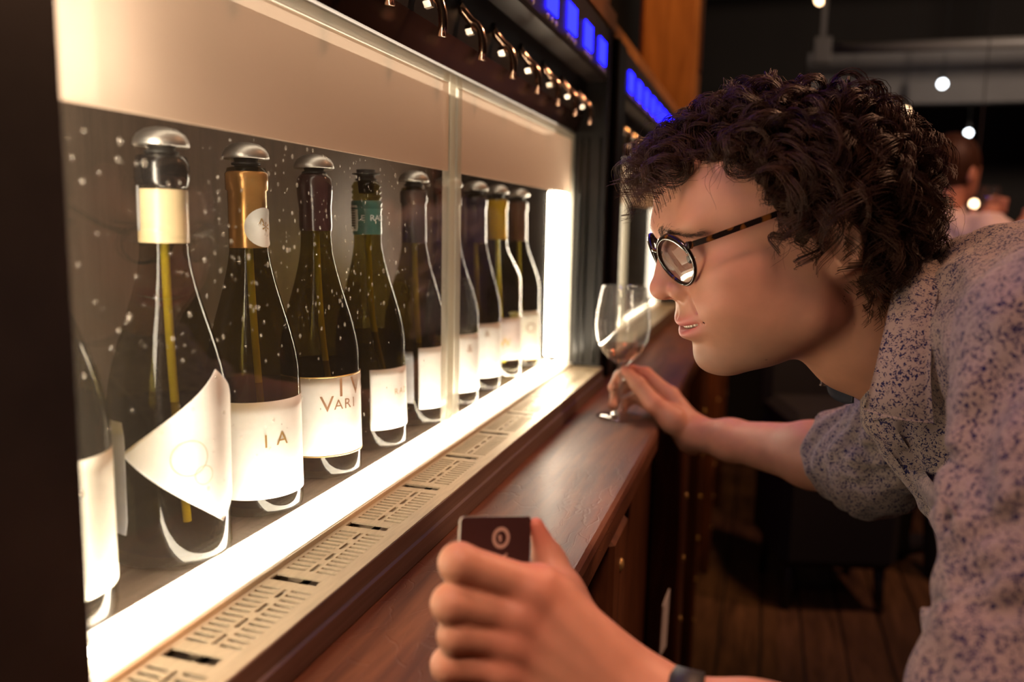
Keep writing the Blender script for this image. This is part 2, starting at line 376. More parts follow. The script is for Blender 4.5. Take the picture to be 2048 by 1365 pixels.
# ------------------------------------------------------------------ bar counter
ZK = -0.295; XK = -0.137
bc = thing('bar_counter', (-0.38, 2.0, ZF), 'long dark red-brown wooden bar counter with worn top', 'counter')
prof = [(-0.70, ZK), (XK-0.006, ZK), (XK-0.002, ZK-0.003), (XK, ZK-0.009), (XK, ZK-0.030), (XK-0.004, ZK-0.036), (XK-0.012, ZK-0.040), (-0.70, ZK-0.040)]
MB().prism_y(prof, -0.7, 4.6).build('counter_top', 'counter_wood', bc)
MB().prism_y([(-0.70, ZK-0.040), (XK-0.018, ZK-0.040), (XK-0.022, ZK-0.055), (XK-0.036, ZK-0.062), (-0.70, ZK-0.062)], -0.7, 4.6).build('moulding', 'counter_side_wood', bc)
for k in range(11):
    y0 = -0.70 + k*0.482
    MB().box(-0.66, XK-0.045, y0+0.004, y0+0.478, ZF+0.10, ZK-0.062, 0.004).build('front_panel', 'counter_side_wood', bc)
MB().box(-0.66, XK-0.035, -0.7, 4.6, ZF, ZF+0.10, 0.004).build('plinth', 'counter_side_wood', bc)
for k, y0 in enumerate((0.20, 0.86, 1.52, 2.30, 3.10, 3.90)):
    st = MB().box(XK-0.046, XK-0.002 if k != 2 else XK+0.018, y0, y0+0.10, ZF+0.0, ZK-0.045, 0.006).build('pilaster', 'counter_side_wood', bc)
    xs = XK-0.002 if k != 2 else XK+0.018
    for q in range(7):
        MB().ball((xs, y0+0.05, ZK-0.09-q*0.125), (0.004, 0.008, 0.008), 10, 6).build('brass_stud', 'print_gold', st, True)
pbr('napkin_white', (0.62, 0.58, 0.60), 0.8)
new('paper_slip', [(-0.128, 1.30, -0.70), (-0.122, 1.34, -0.70), (-0.121, 1.345, -0.60), (-0.127, 1.31, -0.615), (-0.130, 1.30, -0.70), (-0.124, 1.34, -0.70), (-0.123, 1.345, -0.60), (-0.129, 1.31, -0.615)],
    [(0, 1, 2, 3), (4, 7, 6, 5), (0, 4, 5, 1), (1, 5, 6, 2), (2, 6, 7, 3), (3, 7, 4, 0)], 'napkin_white', bc)

# ------------------------------------------------------------------ wine dispensers
XG = -0.346; ZS = -0.25
pbr('button_dot', (0.55, 0.42, 0.36), 0.4)
def dispenser(y0, y1, ym, label, ybottles, detailed):
    t = thing('wine_dispenser', (-0.45, (y0+y1)/2, ZK), label, 'wine dispenser', 'wine dispensers along the counter')
    pz0, pz1 = ZK+0.001, 0.352
    MB().box(-0.64, -0.285, y0-0.085, y0, pz0, pz1, 0.003).build('side_post', 'black_panel', t)
    MB().box(-0.64, -0.285, y1, y1+0.012, pz0, pz1, 0.003).build('side_post', 'black_panel', t)
    MB().box(-0.64, -0.300, y1+0.014, y1+0.075, pz0, pz1-0.004, 0.003).build('side_post', 'fascia', t)
    for xx in (-0.335, -0.322, -0.300):
        MB().box(xx, xx+0.005, y1-0.003, y1, pz0+0.04, 0.16, 0.001).build('post_rib', 'black_gloss', t)
    MB().box(-0.64, -0.625, y0, y1, pz0, pz1).build('back_wall', 'back_wall_metal', t)
    MB().box(-0.625, -0.380, y0, y1, pz0, ZS).build('bottle_shelf', 'shelf_steel', t)
    MB().box(-0.380, -0.3392, y0, y1, pz0, ZS-0.006).build('front_sill', 'white_plastic', t)
    MB().box(-0.3685, -0.3580, y0+0.004, y1-0.004, ZS-0.006, ZS-0.001, 0.001).build('light_strip', 'led' if detailed else 'led_floor_far', t)
    MB().box(-0.392, -0.354, y1-0.005, y1-0.001, ZS+0.006, 0.062, 0.001).build('light_strip', 'led_side' if detailed else 'led_far', t)
    MB().box(-0.392, -0.354, y0+0.001, y0+0.005, ZS+0.006, 0.155, 0.001).build('light_strip', 'led_side', t)
    MB().box(-0.404, -0.380, y0+0.01, y1-0.01, 0.166, 0.171, 0.001).build('light_strip', 'led_top' if detailed else 'led_far', t)
    MB().box(-0.625, -0.352, y0, y1, 0.172, 0.20).build('inner_top', 'back_wall_metal', t)
    # fascia with taps above the doors
    lip = MB().prism_y([(-0.352, 0.170), (-0.342, 0.168), (-0.332, 0.198), (-0.352, 0.200)], y0, y1).build('metal_lip', 'lip_reflect_tint', t)
    MB().prism_y([(-0.64, 0.200), (-0.334, 0.198), (-0.326, 0.258), (-0.64, 0.258)], y0, y1).build('tap_panel', 'black_panel', t)
    fa = MB().prism_y([(-0.64, 0.258), (-0.292, 0.258), (-0.288, 0.262), (-0.288, 0.346), (-0.294, 0.352), (-0.64, 0.352)], y0, y1).build('display_fascia', 'fascia', t)
    for yb in ybottles:
        yd = yb + 0.027
        d = MB().box(-0.288, -0.2862, yd-0.0275, yd+0.0275, 0.277, 0.316, 0.0008).build('blue_display', 'lcd_blue', t)
        for q in (-1, 0, 1):
            MB().ball((-0.288, yd + q*0.022, 0.2685), (0.0025, 0.0052, 0.0036), 10, 6).build('push_button', 'button_dot', fa, True)
    for yb in ybottles:
        yt = yb + 0.034
        tp = MB().tube([(-0.333, yt-0.010, 0.236), (-0.326, yt-0.006, 0.226), (-0.319, yt-0.001, 0.217), (-0.313, yt, 0.213), (-0.3085, yt, 0.207), (-0.306, yt, 0.198), (-0.3055, yt, 0.188), (-0.3065, yt, 0.176)],
                       [0.0050, 0.0050, 0.0050, 0.0048, 0.0046, 0.0046, 0.0045, 0.0043], 12).build('tap', 'tap_metal', t, True)
        m = MB().tube([(-0.3235, yt-0.002, 0.2070), (-0.3165, yt-0.002, 0.2085)], 0.0062, 6)
        m.build('nut', 'tap_nut', tp)
        MB().tube([(-0.345, yt-0.012, 0.243), (-0.330, yt-0.008, 0.232)], 0.0085, 8).build('tap_stem', 'black_gloss', tp)
    if detailed: MB().box(-0.378, -0.372, y0+0.062, y0+0.112, 0.066, 0.160, 0.001).build('film_glow_box', 'film_glow', t)  # added glowing box that brightens the near end of the frosted film
    if not detailed: MB().box(-0.3735, -0.360, ym-0.045, ym+0.040, ZS+0.01, 0.16, 0.001).build('light_strip', 'stile_glow', t)  # added glowing slab behind the divider that makes its stiles look lit
    # two glass doors
    for a, b in ((y0, ym-0.001), (ym+0.001, y1-0.001)):
        sw = 0.019 if detailed else 0.030
        zb, zt = ZS-0.004, 0.1665
        pane = MB().box(XG-0.004, XG-0.0005, a+sw, b-sw, zb+0.007, 0.0585).build('door_pane', 'door_glass', t)
        film = MB().box(XG-0.004, XG-0.0005, a+sw, b-sw, 0.0587, zt-0.012).build('frosted_band', 'door_film', t)
        MB().box(XG-0.008, XG+0.001, a, a+sw, zb, zt, 0.0015).build('door_stile', 'door_edge', t)
        MB().box(XG-0.008, XG+0.001, b-sw, b, zb, zt, 0.0015).build('door_stile', 'door_edge', t)
        MB().box(XG-0.008, XG+0.001, a+sw, b-sw, zt-0.012, zt, 0.0015).build('door_rail', 'door_edge', t)
        MB().box(XG-0.008, XG+0.001, a+sw, b-sw, zb, zb+0.007, 0.0015).build('door_rail', 'door_edge', t)
        if detailed and a == y0:
            mb = MB(); r2 = random.Random(3)
            for q in range(620):
                yy = r2.gauss(0.60, 0.13) if q % 3 else r2.uniform(a+sw, b-sw)
                zz = r2.uniform(-0.09, 0.056) if q % 4 else r2.uniform(-0.2, 0.056)
                if not a+sw < yy < b-sw: continue
                s = abs(r2.gauss(0, 0.00055)) + 0.00025
                if q % 23 == 0: s *= 2.0
                mb.ball((XG-0.0043, yy, zz), (s*0.45, s, s*1.35), 7, 5)
            mb.build('water_droplets', 'drop_water', pane, True, kind='stuff')
    return t
YB = [0.3845 + 0.1155*k for k in range(10)]
Y0, Y1 = 0.289, 1.515
dispenser(Y0, Y1, 0.906, 'near wine dispenser holding ten bottles, its lower tray running along the counter', YB, True)
Y2, Y3 = 1.690, 2.90
dispenser(Y2, Y3, 2.13, 'farther wine dispenser with blue displays behind the curly-haired person', [1.741 + 0.1155*k for k in range(10)], False)

# ------------------------------------------------------------------ drip tray with cut slots
def drip_tray(y0, y1, slots, label):
    t = thing('drip_tray', (-0.31, (y0+y1)/2, ZK), label, 'drip tray', 'steel drip trays')
    zt, th = -0.26, 0.0016
    XL = [-0.336, -0.3325, -0.3165, -0.3135, -0.3105, -0.3075, -0.2915, -0.281]
    # x bands: edge | slits | solid | dashes | solid | slits | edge
    holes = []          # (x0, x1, y0, y1)
    sp = 0.1155
    for ys in slots:
        if y0+0.012 < ys < y1-0.012: holes.append((-0.3335, -0.2955, ys-0.0052, ys+0.0052, 1))
        n = 12
        for k in range(n):
            yy = ys + 0.0175 + k*(sp-0.035)/(n-1)
            if y0+0.008 < yy < y1-0.008:
                holes.append((XL[1], XL[2], yy-0.0019, yy+0.0019, 0)); holes.append((XL[5], XL[6], yy-0.0019, yy+0.0019, 0))
        for k in range(4):
            yy = ys + 0.0235 + k*(sp-0.047)/3
            if y0+0.012 < yy < y1-0.012: holes.append((-0.3137, -0.3103, yy-0.0072, yy+0.0072, 0))
    xs = sorted(set([-0.3385, -0.279] + [h[0] for h in holes] + [h[1] for h in holes]))
    ysl = sorted(set([y0, y1] + [round(h[2], 6) for h in holes] + [round(h[3], 6) for h in holes]))
    mb = MB(); vid = {}
    V = []; F = []
    def vi(x, y, z):
        k = (round(x, 6), round(y, 6), z)
        if k not in vid: vid[k] = len(V); V.append((x, y, z))
        return vid[k]
    solid = {}
    for i in range(len(xs)-1):
        xm = (xs[i]+xs[i+1])/2
        for j in range(len(ysl)-1):
            ymid = (ysl[j]+ysl[j+1])/2
            solid[(i, j)] = not any(h[0] < xm < h[1] and h[2] < ymid < h[3] for h in holes)
    for (i, j), s in solid.items():
        if not s: continue
        a = (xs[i], ysl[j]); b = (xs[i+1], ysl[j]); c = (xs[i+1], ysl[j+1]); d = (xs[i], ysl[j+1])
        F.append((vi(*a, zt), vi(*b, zt), vi(*c, zt), vi(*d, zt)))
        for (di, dj, p, q) in ((-1, 0, d, a), (1, 0, b, c), (0, -1, a, b), (0, 1, c, d)):
            if not solid.get((i+di, j+dj), False):
                F.append((vi(*q, zt), vi(*p, zt), vi(*p, zt-th), vi(*q, zt-th)))
    new('grid_plate', V, F, 'tray_steel', t)
    # rounded ends of the long slots
    MB().box(-0.338, -0.280, y0, y1, ZK+0.002, zt-0.016).build('basin', 'basin_shade', t)  # near-black colour stands in for the shade deep below the slots
    for xa, xb in ((-0.3335, -0.3155), (-0.3085, -0.2905)): MB().box(xa, xb, y0, y1, zt-0.007, zt-0.0055).build('slit_liner', 'steel', t)
    MB().prism_y([(-0.2805, zt), (-0.2785, zt-0.001), (-0.2785, -0.276), (-0.2755, -0.277), (-0.2755, ZK+0.001), (-0.2805, ZK+0.001)], y0, y1).build('front_lip', 'tray_front', t)
    MB().box(-0.3385, -0.3365, y0, y1, ZK+0.002, zt+0.004, 0.0006).build('rear_lip', 'tray_steel', t)
    MB().box(-0.337, -0.279, y1, y1+0.0016, ZK+0.002, zt).build('end_plate', 'tray_front', t)
drip_tray(Y0+0.001, Y1-0.003, [0.276 + 0.1155*k for k in range(12)], 'slotted steel drip tray under the near dispenser, in front of the lit bottles')
drip_tray(Y2+0.001, Y3-0.003, [1.74 + 0.1155*k for k in range(10)], 'slotted steel drip tray of the farther dispenser, behind the wine glass')

# ------------------------------------------------------------------ wine bottles
def bottle_profile(Rb, H, zsh, zneck, rn, screw=False):
    p = [(0.012, 0.012), (Rb*0.72, 0.0035), (Rb*0.80, 0.0005), (Rb*0.90, 0.001), (Rb*0.985, 0.0026), (Rb, 0.006), (Rb, zsh*0.5), (Rb, zsh)]
    for k in range(1, 13):
        t = k/12.0
        z = zsh + (zneck-zsh)*t
        s = t*t*(3-2*t); s = 0.55*s + 0.45*t**1.25
        p.append((Rb + (rn+0.0012-Rb)*s, z))
    p += [(rn+0.0004, zneck+0.012), (rn, H-0.020)]
    if screw:
        for k in range(3):
            z = H - 0.019 + k*0.0058
            p += [(rn+0.0002, z), (rn+0.0016, z+0.0016), (rn+0.0016, z+0.0028), (rn+0.0002, z+0.0044)]
        p += [(rn-0.001, H), (rn-0.004, H)]
    else:
        p += [(rn+0.0016, H-0.017), (rn+0.0016, H-0.005), (rn+0.0004, H-0.001), (rn-0.004, H)]
    return p
def prof_r(p, z):
    for (r0, z0), (r1, z1) in zip(p[5:-1], p[6:]):
        if z0 <= z <= z1 and z1 > z0: return r0 + (r1-r0)*(z-z0)/(z1-z0)
    return p[5][0]
def on_cyl(c, ph0, rfun, s, t, Rref, off):
    a = ph0 + s/Rref
    r = rfun(t) + off
    return (c[0] + r*math.cos(a), c[1] + r*math.sin(a), c[2] + t)
def patch(c, ph0, rfun, Rref, a0, a1, z0, z1, off=0.0006, corner=0.0, diamond=False, n=22, m=8):
    """paper label wrapped on the glass, with a thin edge"""
    V = []; F = []
    for lay, o in ((0, off), (1, off-0.00035)):
        for j in range(m+1):
            for i in range(n+1):
                fx, fz = i/n, j/m
                if diamond:
                    hw = (1-abs(2*fz-1)); s = (a0+a1)/2 + (fx-0.5)*(a1-a0)*hw
                else:
                    s = a0 + fx*(a1-a0)
                    if corner and j in (0, m): s = (a0+a1)/2 + (s-(a0+a1)/2)*(1-corner)
                V.append(on_cyl(c, ph0, rfun, s, z0+fz*(z1-z0), Rref, o))
    k = (n+1)*(m+1)
    for j in range(m):
        for i in range(n):
            q = (j*(n+1)+i, j*(n+1)+i+1, (j+1)*(n+1)+i+1, (j+1)*(n+1)+i)
            F.append(q); F.append(tuple(x+k for x in q[::-1]))
    ring = [i for i in range(n+1)] + [j*(n+1)+n for j in range(1, m+1)] + [m*(n+1)+i for i in range(n-1, -1, -1)] + [j*(n+1) for j in range(m-1, 0, -1)]
    for a, b in zip(ring, ring[1:]+ring[:1]): F.append((b, a, a+k, b+k))
    return V, F
def disc_patch(c, ph0, rfun, Rref, s0, z0, rad, off, r_in=0.0, n=28):
    V = []; F = []
    for r in (max(r_in, 1e-4), (r_in+rad)/2, rad):
        for k in range(n):
            w = 2*math.pi*k/n; V.append(on_cyl(c, ph0, rfun, s0+r*math.cos(w), z0+r*math.sin(w), Rref, off))
    for j in range(2):
        for k in range(n): F.append((j*n+k, (j+1)*n+k, (j+1)*n+(k+1) % n, j*n+(k+1) % n))
    if r_in == 0: F.append(tuple(range(n)))
    return V, F
def letters(c, ph0, rfun, Rref, items, off):
    V = []; F = []
    for txt, s0, z0, size in items:
        v, f = text_mesh(txt, size)
        n = len(V); V += [on_cyl(c, ph0, rfun, s0+x, z0+y, Rref, off) for x, y in v]; F += [tuple(i+n for i in q) for q in f]
    return V, F
def bottle(k, label, dy=0.0, lean=0.0, Rb=0.0385, H=0.293, zsh=0.120, zneck=0.222, rn=0.0142, glass='bottle_olive', wine='wine_dark', level=0.12,
           cap='caps_wine', cap_z=0.236, cap_style='foil', stopper=True, wl=None, extra=None, tube=True, tube_bend=0.0):
    c = np.array([-0.416, YB[k] + dy, ZS + 0.0006])
    t = thing('wine_bottle', c, label, 'bottle', 'wine bottles in the near dispenser')
    p = bottle_profile(Rb, H, zsh, zneck, rn, cap_style == 'screw')
    rf = lambda z: prof_r(p, z)
    ph = math.atan2(-c[1], -c[0])          # side that faces the camera
    MB().lathe(p, c, 56, cap=True).build('glass_body', glass, t, True)
    if wine:
        q = [(Rb*0.70, 0.006)] + [(rf(z)-0.0022, z) for z in np.linspace(0.012, level, 14)] + [(0.0005, level)]
        MB().lathe(q, c, 40).build('wine', wine, t, True)
    if cap:
        if cap_style == 'screw':
            q = [(rf(cap_z)+0.0006, cap_z), (rn+0.0013, cap_z+0.001), (rn+0.0014, H-0.031), (rn+0.0022, H-0.030), (rn+0.0024, H-0.0285), (rn+0.0014, H-0.027), (rn+0.0023, H-0.0255), (rn+0.0023, H-0.0215), (rn+0.001, H-0.0205)]
        elif cap_style == 'wax':
            q = [(rf(cap_z)+0.0007, cap_z), (rn+0.0016, cap_z+0.004), (rn+0.0014, H-0.030), (rn+0.0026, H-0.020), (rn+0.0030, H-0.010), (rn+0.0022, H-0.003), (rn-0.001, H+0.0012), (rn-0.005, H+0.0014)]
        elif cap_style == 'half':
            q = [(rf(cap_z)+0.0007, cap_z), (rn+0.0014, cap_z+0.001), (rn+0.0012, H-0.024), (rn+0.0011, H-0.0235), (rn, H-0.0232)]
        else:
            q = [(rf(cap_z)+0.0006, cap_z), (rn+0.0012, cap_z+0.001), (rn+0.0010, H-0.020), (rn+0.0024, H-0.0185), (rn+0.0026, H-0.006), (rn+0.0018, H-0.0045), (rn+0.0012, H-0.004)]
        MB().lathe(q, c, 48, cap=False).build('capsule', cap, t, True)
    if cap_style == 'half':
        MB().lathe([(rn+0.0004, H-0.0225), (rn+0.0022, H-0.021), (rn+0.0028, H-0.016), (rn+0.0026, H-0.006), (rn+0.001, H-0.0005), (rn-0.003, H+0.0006)], c, 48, cap=False).build('neck_ring', 'black_gloss', t, True)
    st = MB().lathe([(0.0085, H-0.012), (0.0095, H+0.001), (0.0118, H+0.0016), (0.0118, H+0.0032), (0.0092, H+0.0042), (0.0100, H+0.0072)] + ([] if stopper else [(0.0152, H+0.0080), (0.0152, H+0.0092), (0.0100, H+0.0096), (0.0104, H+0.0132), (0.0, H+0.0134)]), c, 32).build('stopper', 'rubber', t, True)
    if stopper:
        MB().lathe([(0.0100, H+0.0070), (0.0186, H+0.0064), (0.0192, H+0.0074), (0.0184, H+0.0112), (0.0160, H+0.0152), (0.0110, H+0.0186), (0.005, H+0.0200), (0.0, H+0.0202)], c, 40, cap=False).build('dome_cap', 'stopper_metal', st, True)
    if tube:
        a = ph + 0.3
        pts = []
        for j in range(15):
            f = j/14.0; z = H-0.03 + (0.022-(H-0.03))*f
            b = 0.010*f*f + tube_bend*max(0.0, f-0.45)**1.5
            pts.append(c + np.array([math.cos(a+1.25)*b, math.sin(a+1.25)*b, z]))
        MB().tube(pts, 0.0032, 10).build('dip_tube', 'tube_yellow', t, True)
    if wl:
        lb = None
        for (mat, a0, a1, z0, z1, kw) in wl:
            V, F = patch(c, ph, rf, Rb, a0, a1, z0, z1, **kw)
            o = new('paper_label' if mat.startswith('paper') else 'gold_line', V, F, mat, t, True)
            if lb is None: lb = o
        if extra: extra(t, lb, c, ph, rf, Rb, rn)
    t.rotation_euler = (0, math.atan2(lean, H), 0)
    return t
def lt(items, mat='print_gold'):
    def fn(t, lb, c, ph, rf, Rb, rn):
        V, F = letters(c, ph, rf, Rb, items, 0.0011); new('lettering', V, F, mat, lb)
    return fn
# 0: cut off by the black post
bottle(0, 'bottle cut off by the black post at the left edge, cream label', Rb=0.041, cap='caps_wine', level=0.14, lean=0.0, zsh=0.125,
       wl=[('paper_pale', -0.030, 0.062, 0.022, 0.108, dict(corner=0.03))])
# 1: diamond label
def ex1(t, lb, c, ph, rf, Rb, rn):
    V, F = patch(c, ph, rf, Rb, -0.052, -0.033, 0.026, 0.108, corner=0.2); new('back_label', V, F, 'paper_grey', t, True)
    V, F = disc_patch(c, ph, rf, Rb, 0.012, 0.082, 0.013, 0.0011, 0.0125); new('ornament', V, F, 'print_gold', lb)
    V, F = disc_patch(c, ph, rf, Rb, 0.022, 0.068, 0.007, 0.0011, 0.0066); new('ornament', V, F, 'print_gold', lb)
    V, F = patch(c, ph, lambda z: rn+0.0014, rn, -0.021, -0.0165, 0.240, 0.272, corner=0.2); new('neck_strip', V, F, 'paper_grey', t, True)
bottle(1, 'bottle with a white diamond-shaped label and cream neck foil', dy=0.002, Rb=0.0420, zsh=0.118, rn=0.0158, cap='caps_cream', cap_style='half', cap_z=0.232, level=0.115, lean=0.002,
       wl=[('paper_white', -0.036, 0.115, 0.028, 0.142, dict(diamond=True, n=30, m=24))], extra=ex1)
# 2: gold foil with medal
def ex2(t, lb, c, ph, rf, Rb, rn):
    lt([('I', 0.008, 0.066, 0.016), ('A', 0.022, 0.067, 0.016)])(t, lb, c, ph, rf, Rb, rn)
    rr = lambda z: rn+0.0014
    V, F = disc_patch(c, ph, rr, rn, 0.0135, 0.243, 0.0165, 0.0008); md = new('medal_sticker', V, F, 'paper_white', t, True)
    V, F = letters(c, ph, rr, rn, [('*', 0.014, 0.240, 0.018), ('^', 0.010, 0.246, 0.012)], 0.0012); new('medal_print', V, F, 'print_gold', md)
bottle(2, 'bottle with gold neck foil and a round white medal sticker', dy=-0.004, lean=-0.004, rn=0.0150, Rb=0.0390, cap='caps_gold', cap_z=0.226, level=0.11,
       wl=[('paper_white', -0.052, 0.062, 0.017, 0.100, dict())], extra=ex2)
# 3: the white label with gold lines
def ex3(t, lb, c, ph, rf, Rb, rn):
    lt([('I', 0.0195, 0.0895, 0.026), ('V', 0.0385, 0.0895, 0.026), ('O', 0.060, 0.0895, 0.026), ('V', 0.0055, 0.0745, 0.022), ('A', 0.0165, 0.0735, 0.014), ('R', 0.0265, 0.0735, 0.014), ('I', 0.0345, 0.0735, 0.014)], 'print_brown')(t, lb, c, ph, rf, Rb, rn)
bottle(3, 'bottle with dark wine-red wax neck and gold-lined white label with brown lettering', dy=-0.006, lean=-0.006, cap='caps_wine', cap_style='wax', cap_z=0.240, level=0.112, tube_bend=0.02,
       wl=[('paper_white', -0.050, 0.064, 0.0245, 0.1005, dict()), ('print_gold', -0.050, 0.064, 0.1006, 0.1019, dict(off=0.0009, m=1)), ('print_gold', -0.050, 0.064, 0.0231, 0.0244, dict(off=0.0009, m=1))], extra=ex3)
# 4: teal screw band
def ex4(t, lb, c, ph, rf, Rb, rn):
    lt([('R', 0.0290, 0.0640, 0.0095), ('A', 0.0370, 0.0640, 0.0095), ('D', 0.0450, 0.0640, 0.0095)])(t, lb, c, ph, rf, Rb, rn)
    rr = lambda z: rn+0.0014
    V, F = letters(c, ph, rr, rn, [('L', -0.0085, 0.2535, 0.0085), ('E', -0.0040, 0.2535, 0.0085), ('R', 0.0052, 0.2535, 0.0090), ('A', 0.0105, 0.2535, 0.0090), ('D', 0.0158, 0.2535, 0.0090), ('I', 0.0198, 0.2535, 0.0090), ('K', 0.0240, 0.2535, 0.0090)], 0.0007)
    new('neck_lettering', V, F, 'print_white', t)
    V, F = patch(c, ph, rr, rn, -0.030, -0.0095, 0.240, 0.268, off=0.0008, corner=0.1); o = new('tax_strip', V, F, 'paper_pale', t, True)
    for q in range(9):
        V, F = patch(c, ph, rr, rn, -0.026, -0.0125, 0.2425+q*0.0027, 0.2435+q*0.0027, off=0.0011, m=1, n=6); new('print_bar', V, F, 'rubber', o)
bottle(4, 'bottle with teal screw-band neck and small square white label', dy=-0.010, lean=-0.007, rn=0.0146, cap='caps_teal', cap_style='screw', cap_z=0.236, stopper=False, level=0.128, tube_bend=0.05,
       wl=[('paper_white', -0.0015, 0.062, 0.0235, 0.0905, dict())], extra=ex4)
# 5: charcoal foil
def ex5(t, lb, c, ph, rf, Rb, rn):
    V, F = patch(c, ph, rf, Rb, -0.024, -0.002, 0.030, 0.094, corner=0.08); o = new('back_label', V, F, 'paper_grey', t, True)
    V, F = letters(c, ph, rf, Rb, [('8c.', -0.014, 0.088, 0.011)], 0.0011); new('print', V, F, 'print_white', o)
bottle(5, 'bottle with charcoal neck foil beside the middle door frame', dy=-0.004, lean=-0.004, cap='caps_charcoal', cap_z=0.225, level=0.10,
       wl=[('paper_white', 0.004, 0.066, 0.022, 0.098, dict())], extra=ex5)
bottle(6, 'bottle half hidden behind the middle door frame, plain white label', Rb=0.041, cap='caps_charcoal', cap_z=0.225, lean=-0.004, wl=[('paper_white', -0.02, 0.066, 0.020, 0.100, dict())],
       extra=lt([('&', 0.030, 0.080, 0.016)], 'print_brown'))
bottle(7, 'bottle with dark indigo ringed neck foil and white label', dy=-0.006, lean=-0.004, rn=0.0150, cap='caps_indigo', cap_z=0.222, wl=[('paper_white', -0.03, 0.066, 0.022, 0.103, dict())],
       extra=lt([('&', 0.018, 0.088, 0.014)], 'print_brown'))
bottle(8, 'clear glass bottle with a bright yellow neck foil', dy=-0.010, lean=-0.006, glass='bottle_clear', wine='wine_white', level=0.105, zsh=0.160, zneck=0.215, rn=0.0150, cap='caps_yellow', cap_z=0.226,
       wl=[('paper_pink', -0.012, 0.060, 0.032, 0.100, dict())], extra=lt([('W', 0.012, 0.060, 0.02)], 'caps_yellow'))
bottle(9, 'last bottle by the bright side strip, brown foil and cream label', dy=-0.008, lean=-0.005, cap='caps_brown', cap_z=0.222, zsh=0.14, level=0.14,
       wl=[('paper_pale', -0.014, 0.064, 0.016, 0.100, dict()), ('print_gold', -0.014, 0.064, 0.0145, 0.0158, dict(off=0.0009, m=1))], extra=lt([('O', 0.024, 0.070, 0.026)], 'print_brown'))
# bottles of the farther dispenser, seen only as soft shapes
for k, (ym, cp) in enumerate(((1.76, 'caps_charcoal'), (1.875, 'caps_wine'), (1.99, 'caps_gold'), (2.105, 'caps_wine'), (2.22, 'caps_charcoal'), (2.335, 'caps_brown'))):
    YB.append(ym)
    o = bottle(len(YB)-1, '%s bottle counted from the near end of the farther dispenser, %s neck foil' % (('first', 'second', 'third', 'fourth', 'fifth', 'sixth')[k], ('charcoal', 'wine-red', 'gold', 'wine-red', 'charcoal', 'brown')[k]), cap=cp, wl=[('paper_white', -0.03, 0.06, 0.025, 0.10, dict())])
    o['group'] = 'bottles in the farther dispenser'

# ------------------------------------------------------------------ woodwork above and beyond the dispensers
def wbox(name, x0, x1, y0, y1, z0, z1, mat, label, cat, b=0.004, **kw):
    return MB().box(x0, x1, y0, y1, z0, z1, b).build(name, mat, label=label, cat=cat, **kw)
cor = thing('wood_cornice', (-0.42, 2.0, 0.353), 'orange wooden cornice running along the top of the dispensers', 'cornice')
MB().prism_y([(-0.64, 0.353), (-0.300, 0.353), (-0.292, 0.358), (-0.292, 0.392), (-0.300, 0.398), (-0.64, 0.398)], 0.0, 1.60).build('board', 'orange_wood', cor)
MB().prism_y([(-0.64, 0.353), (-0.306, 0.353), (-0.298, 0.358), (-0.298, 0.385), (-0.306, 0.391), (-0.64, 0.391)], 1.61, 3.0).build('board', 'orange_wood', cor)
pc = thing('wooden_post', (-0.36, 3.1, ZK), 'thick orange-lit wooden post behind the farther dispenser', 'post')
MB().box(-0.47, -0.27, 3.04, 3.22, ZK+0.001, 1.75, 0.012).build('shaft', 'orange_wood', pc)
MB().box(-0.285, -0.262, 3.10, 3.16, 0.55, 0.90, 0.006).build('bracket', 'counter_side_wood', pc)
wl_ = thing('wood_panel_wall', (-0.6, 3.0, 0.47), 'orange wooden boards above the dispensers', 'panelling')
for k in range(5):
    MB().box(-0.60, -0.585, 1.8+k*0.25, 2.046+k*0.25, 0.472, 1.749, 0.003).build('board', 'orange_wood', wl_)
wbox('grey_notice', -0.584, -0.578, 2.55, 2.85, 0.80, 1.05, 'grey_board', 'pale grey board hanging on the orange wooden boards', 'board', 0.002)

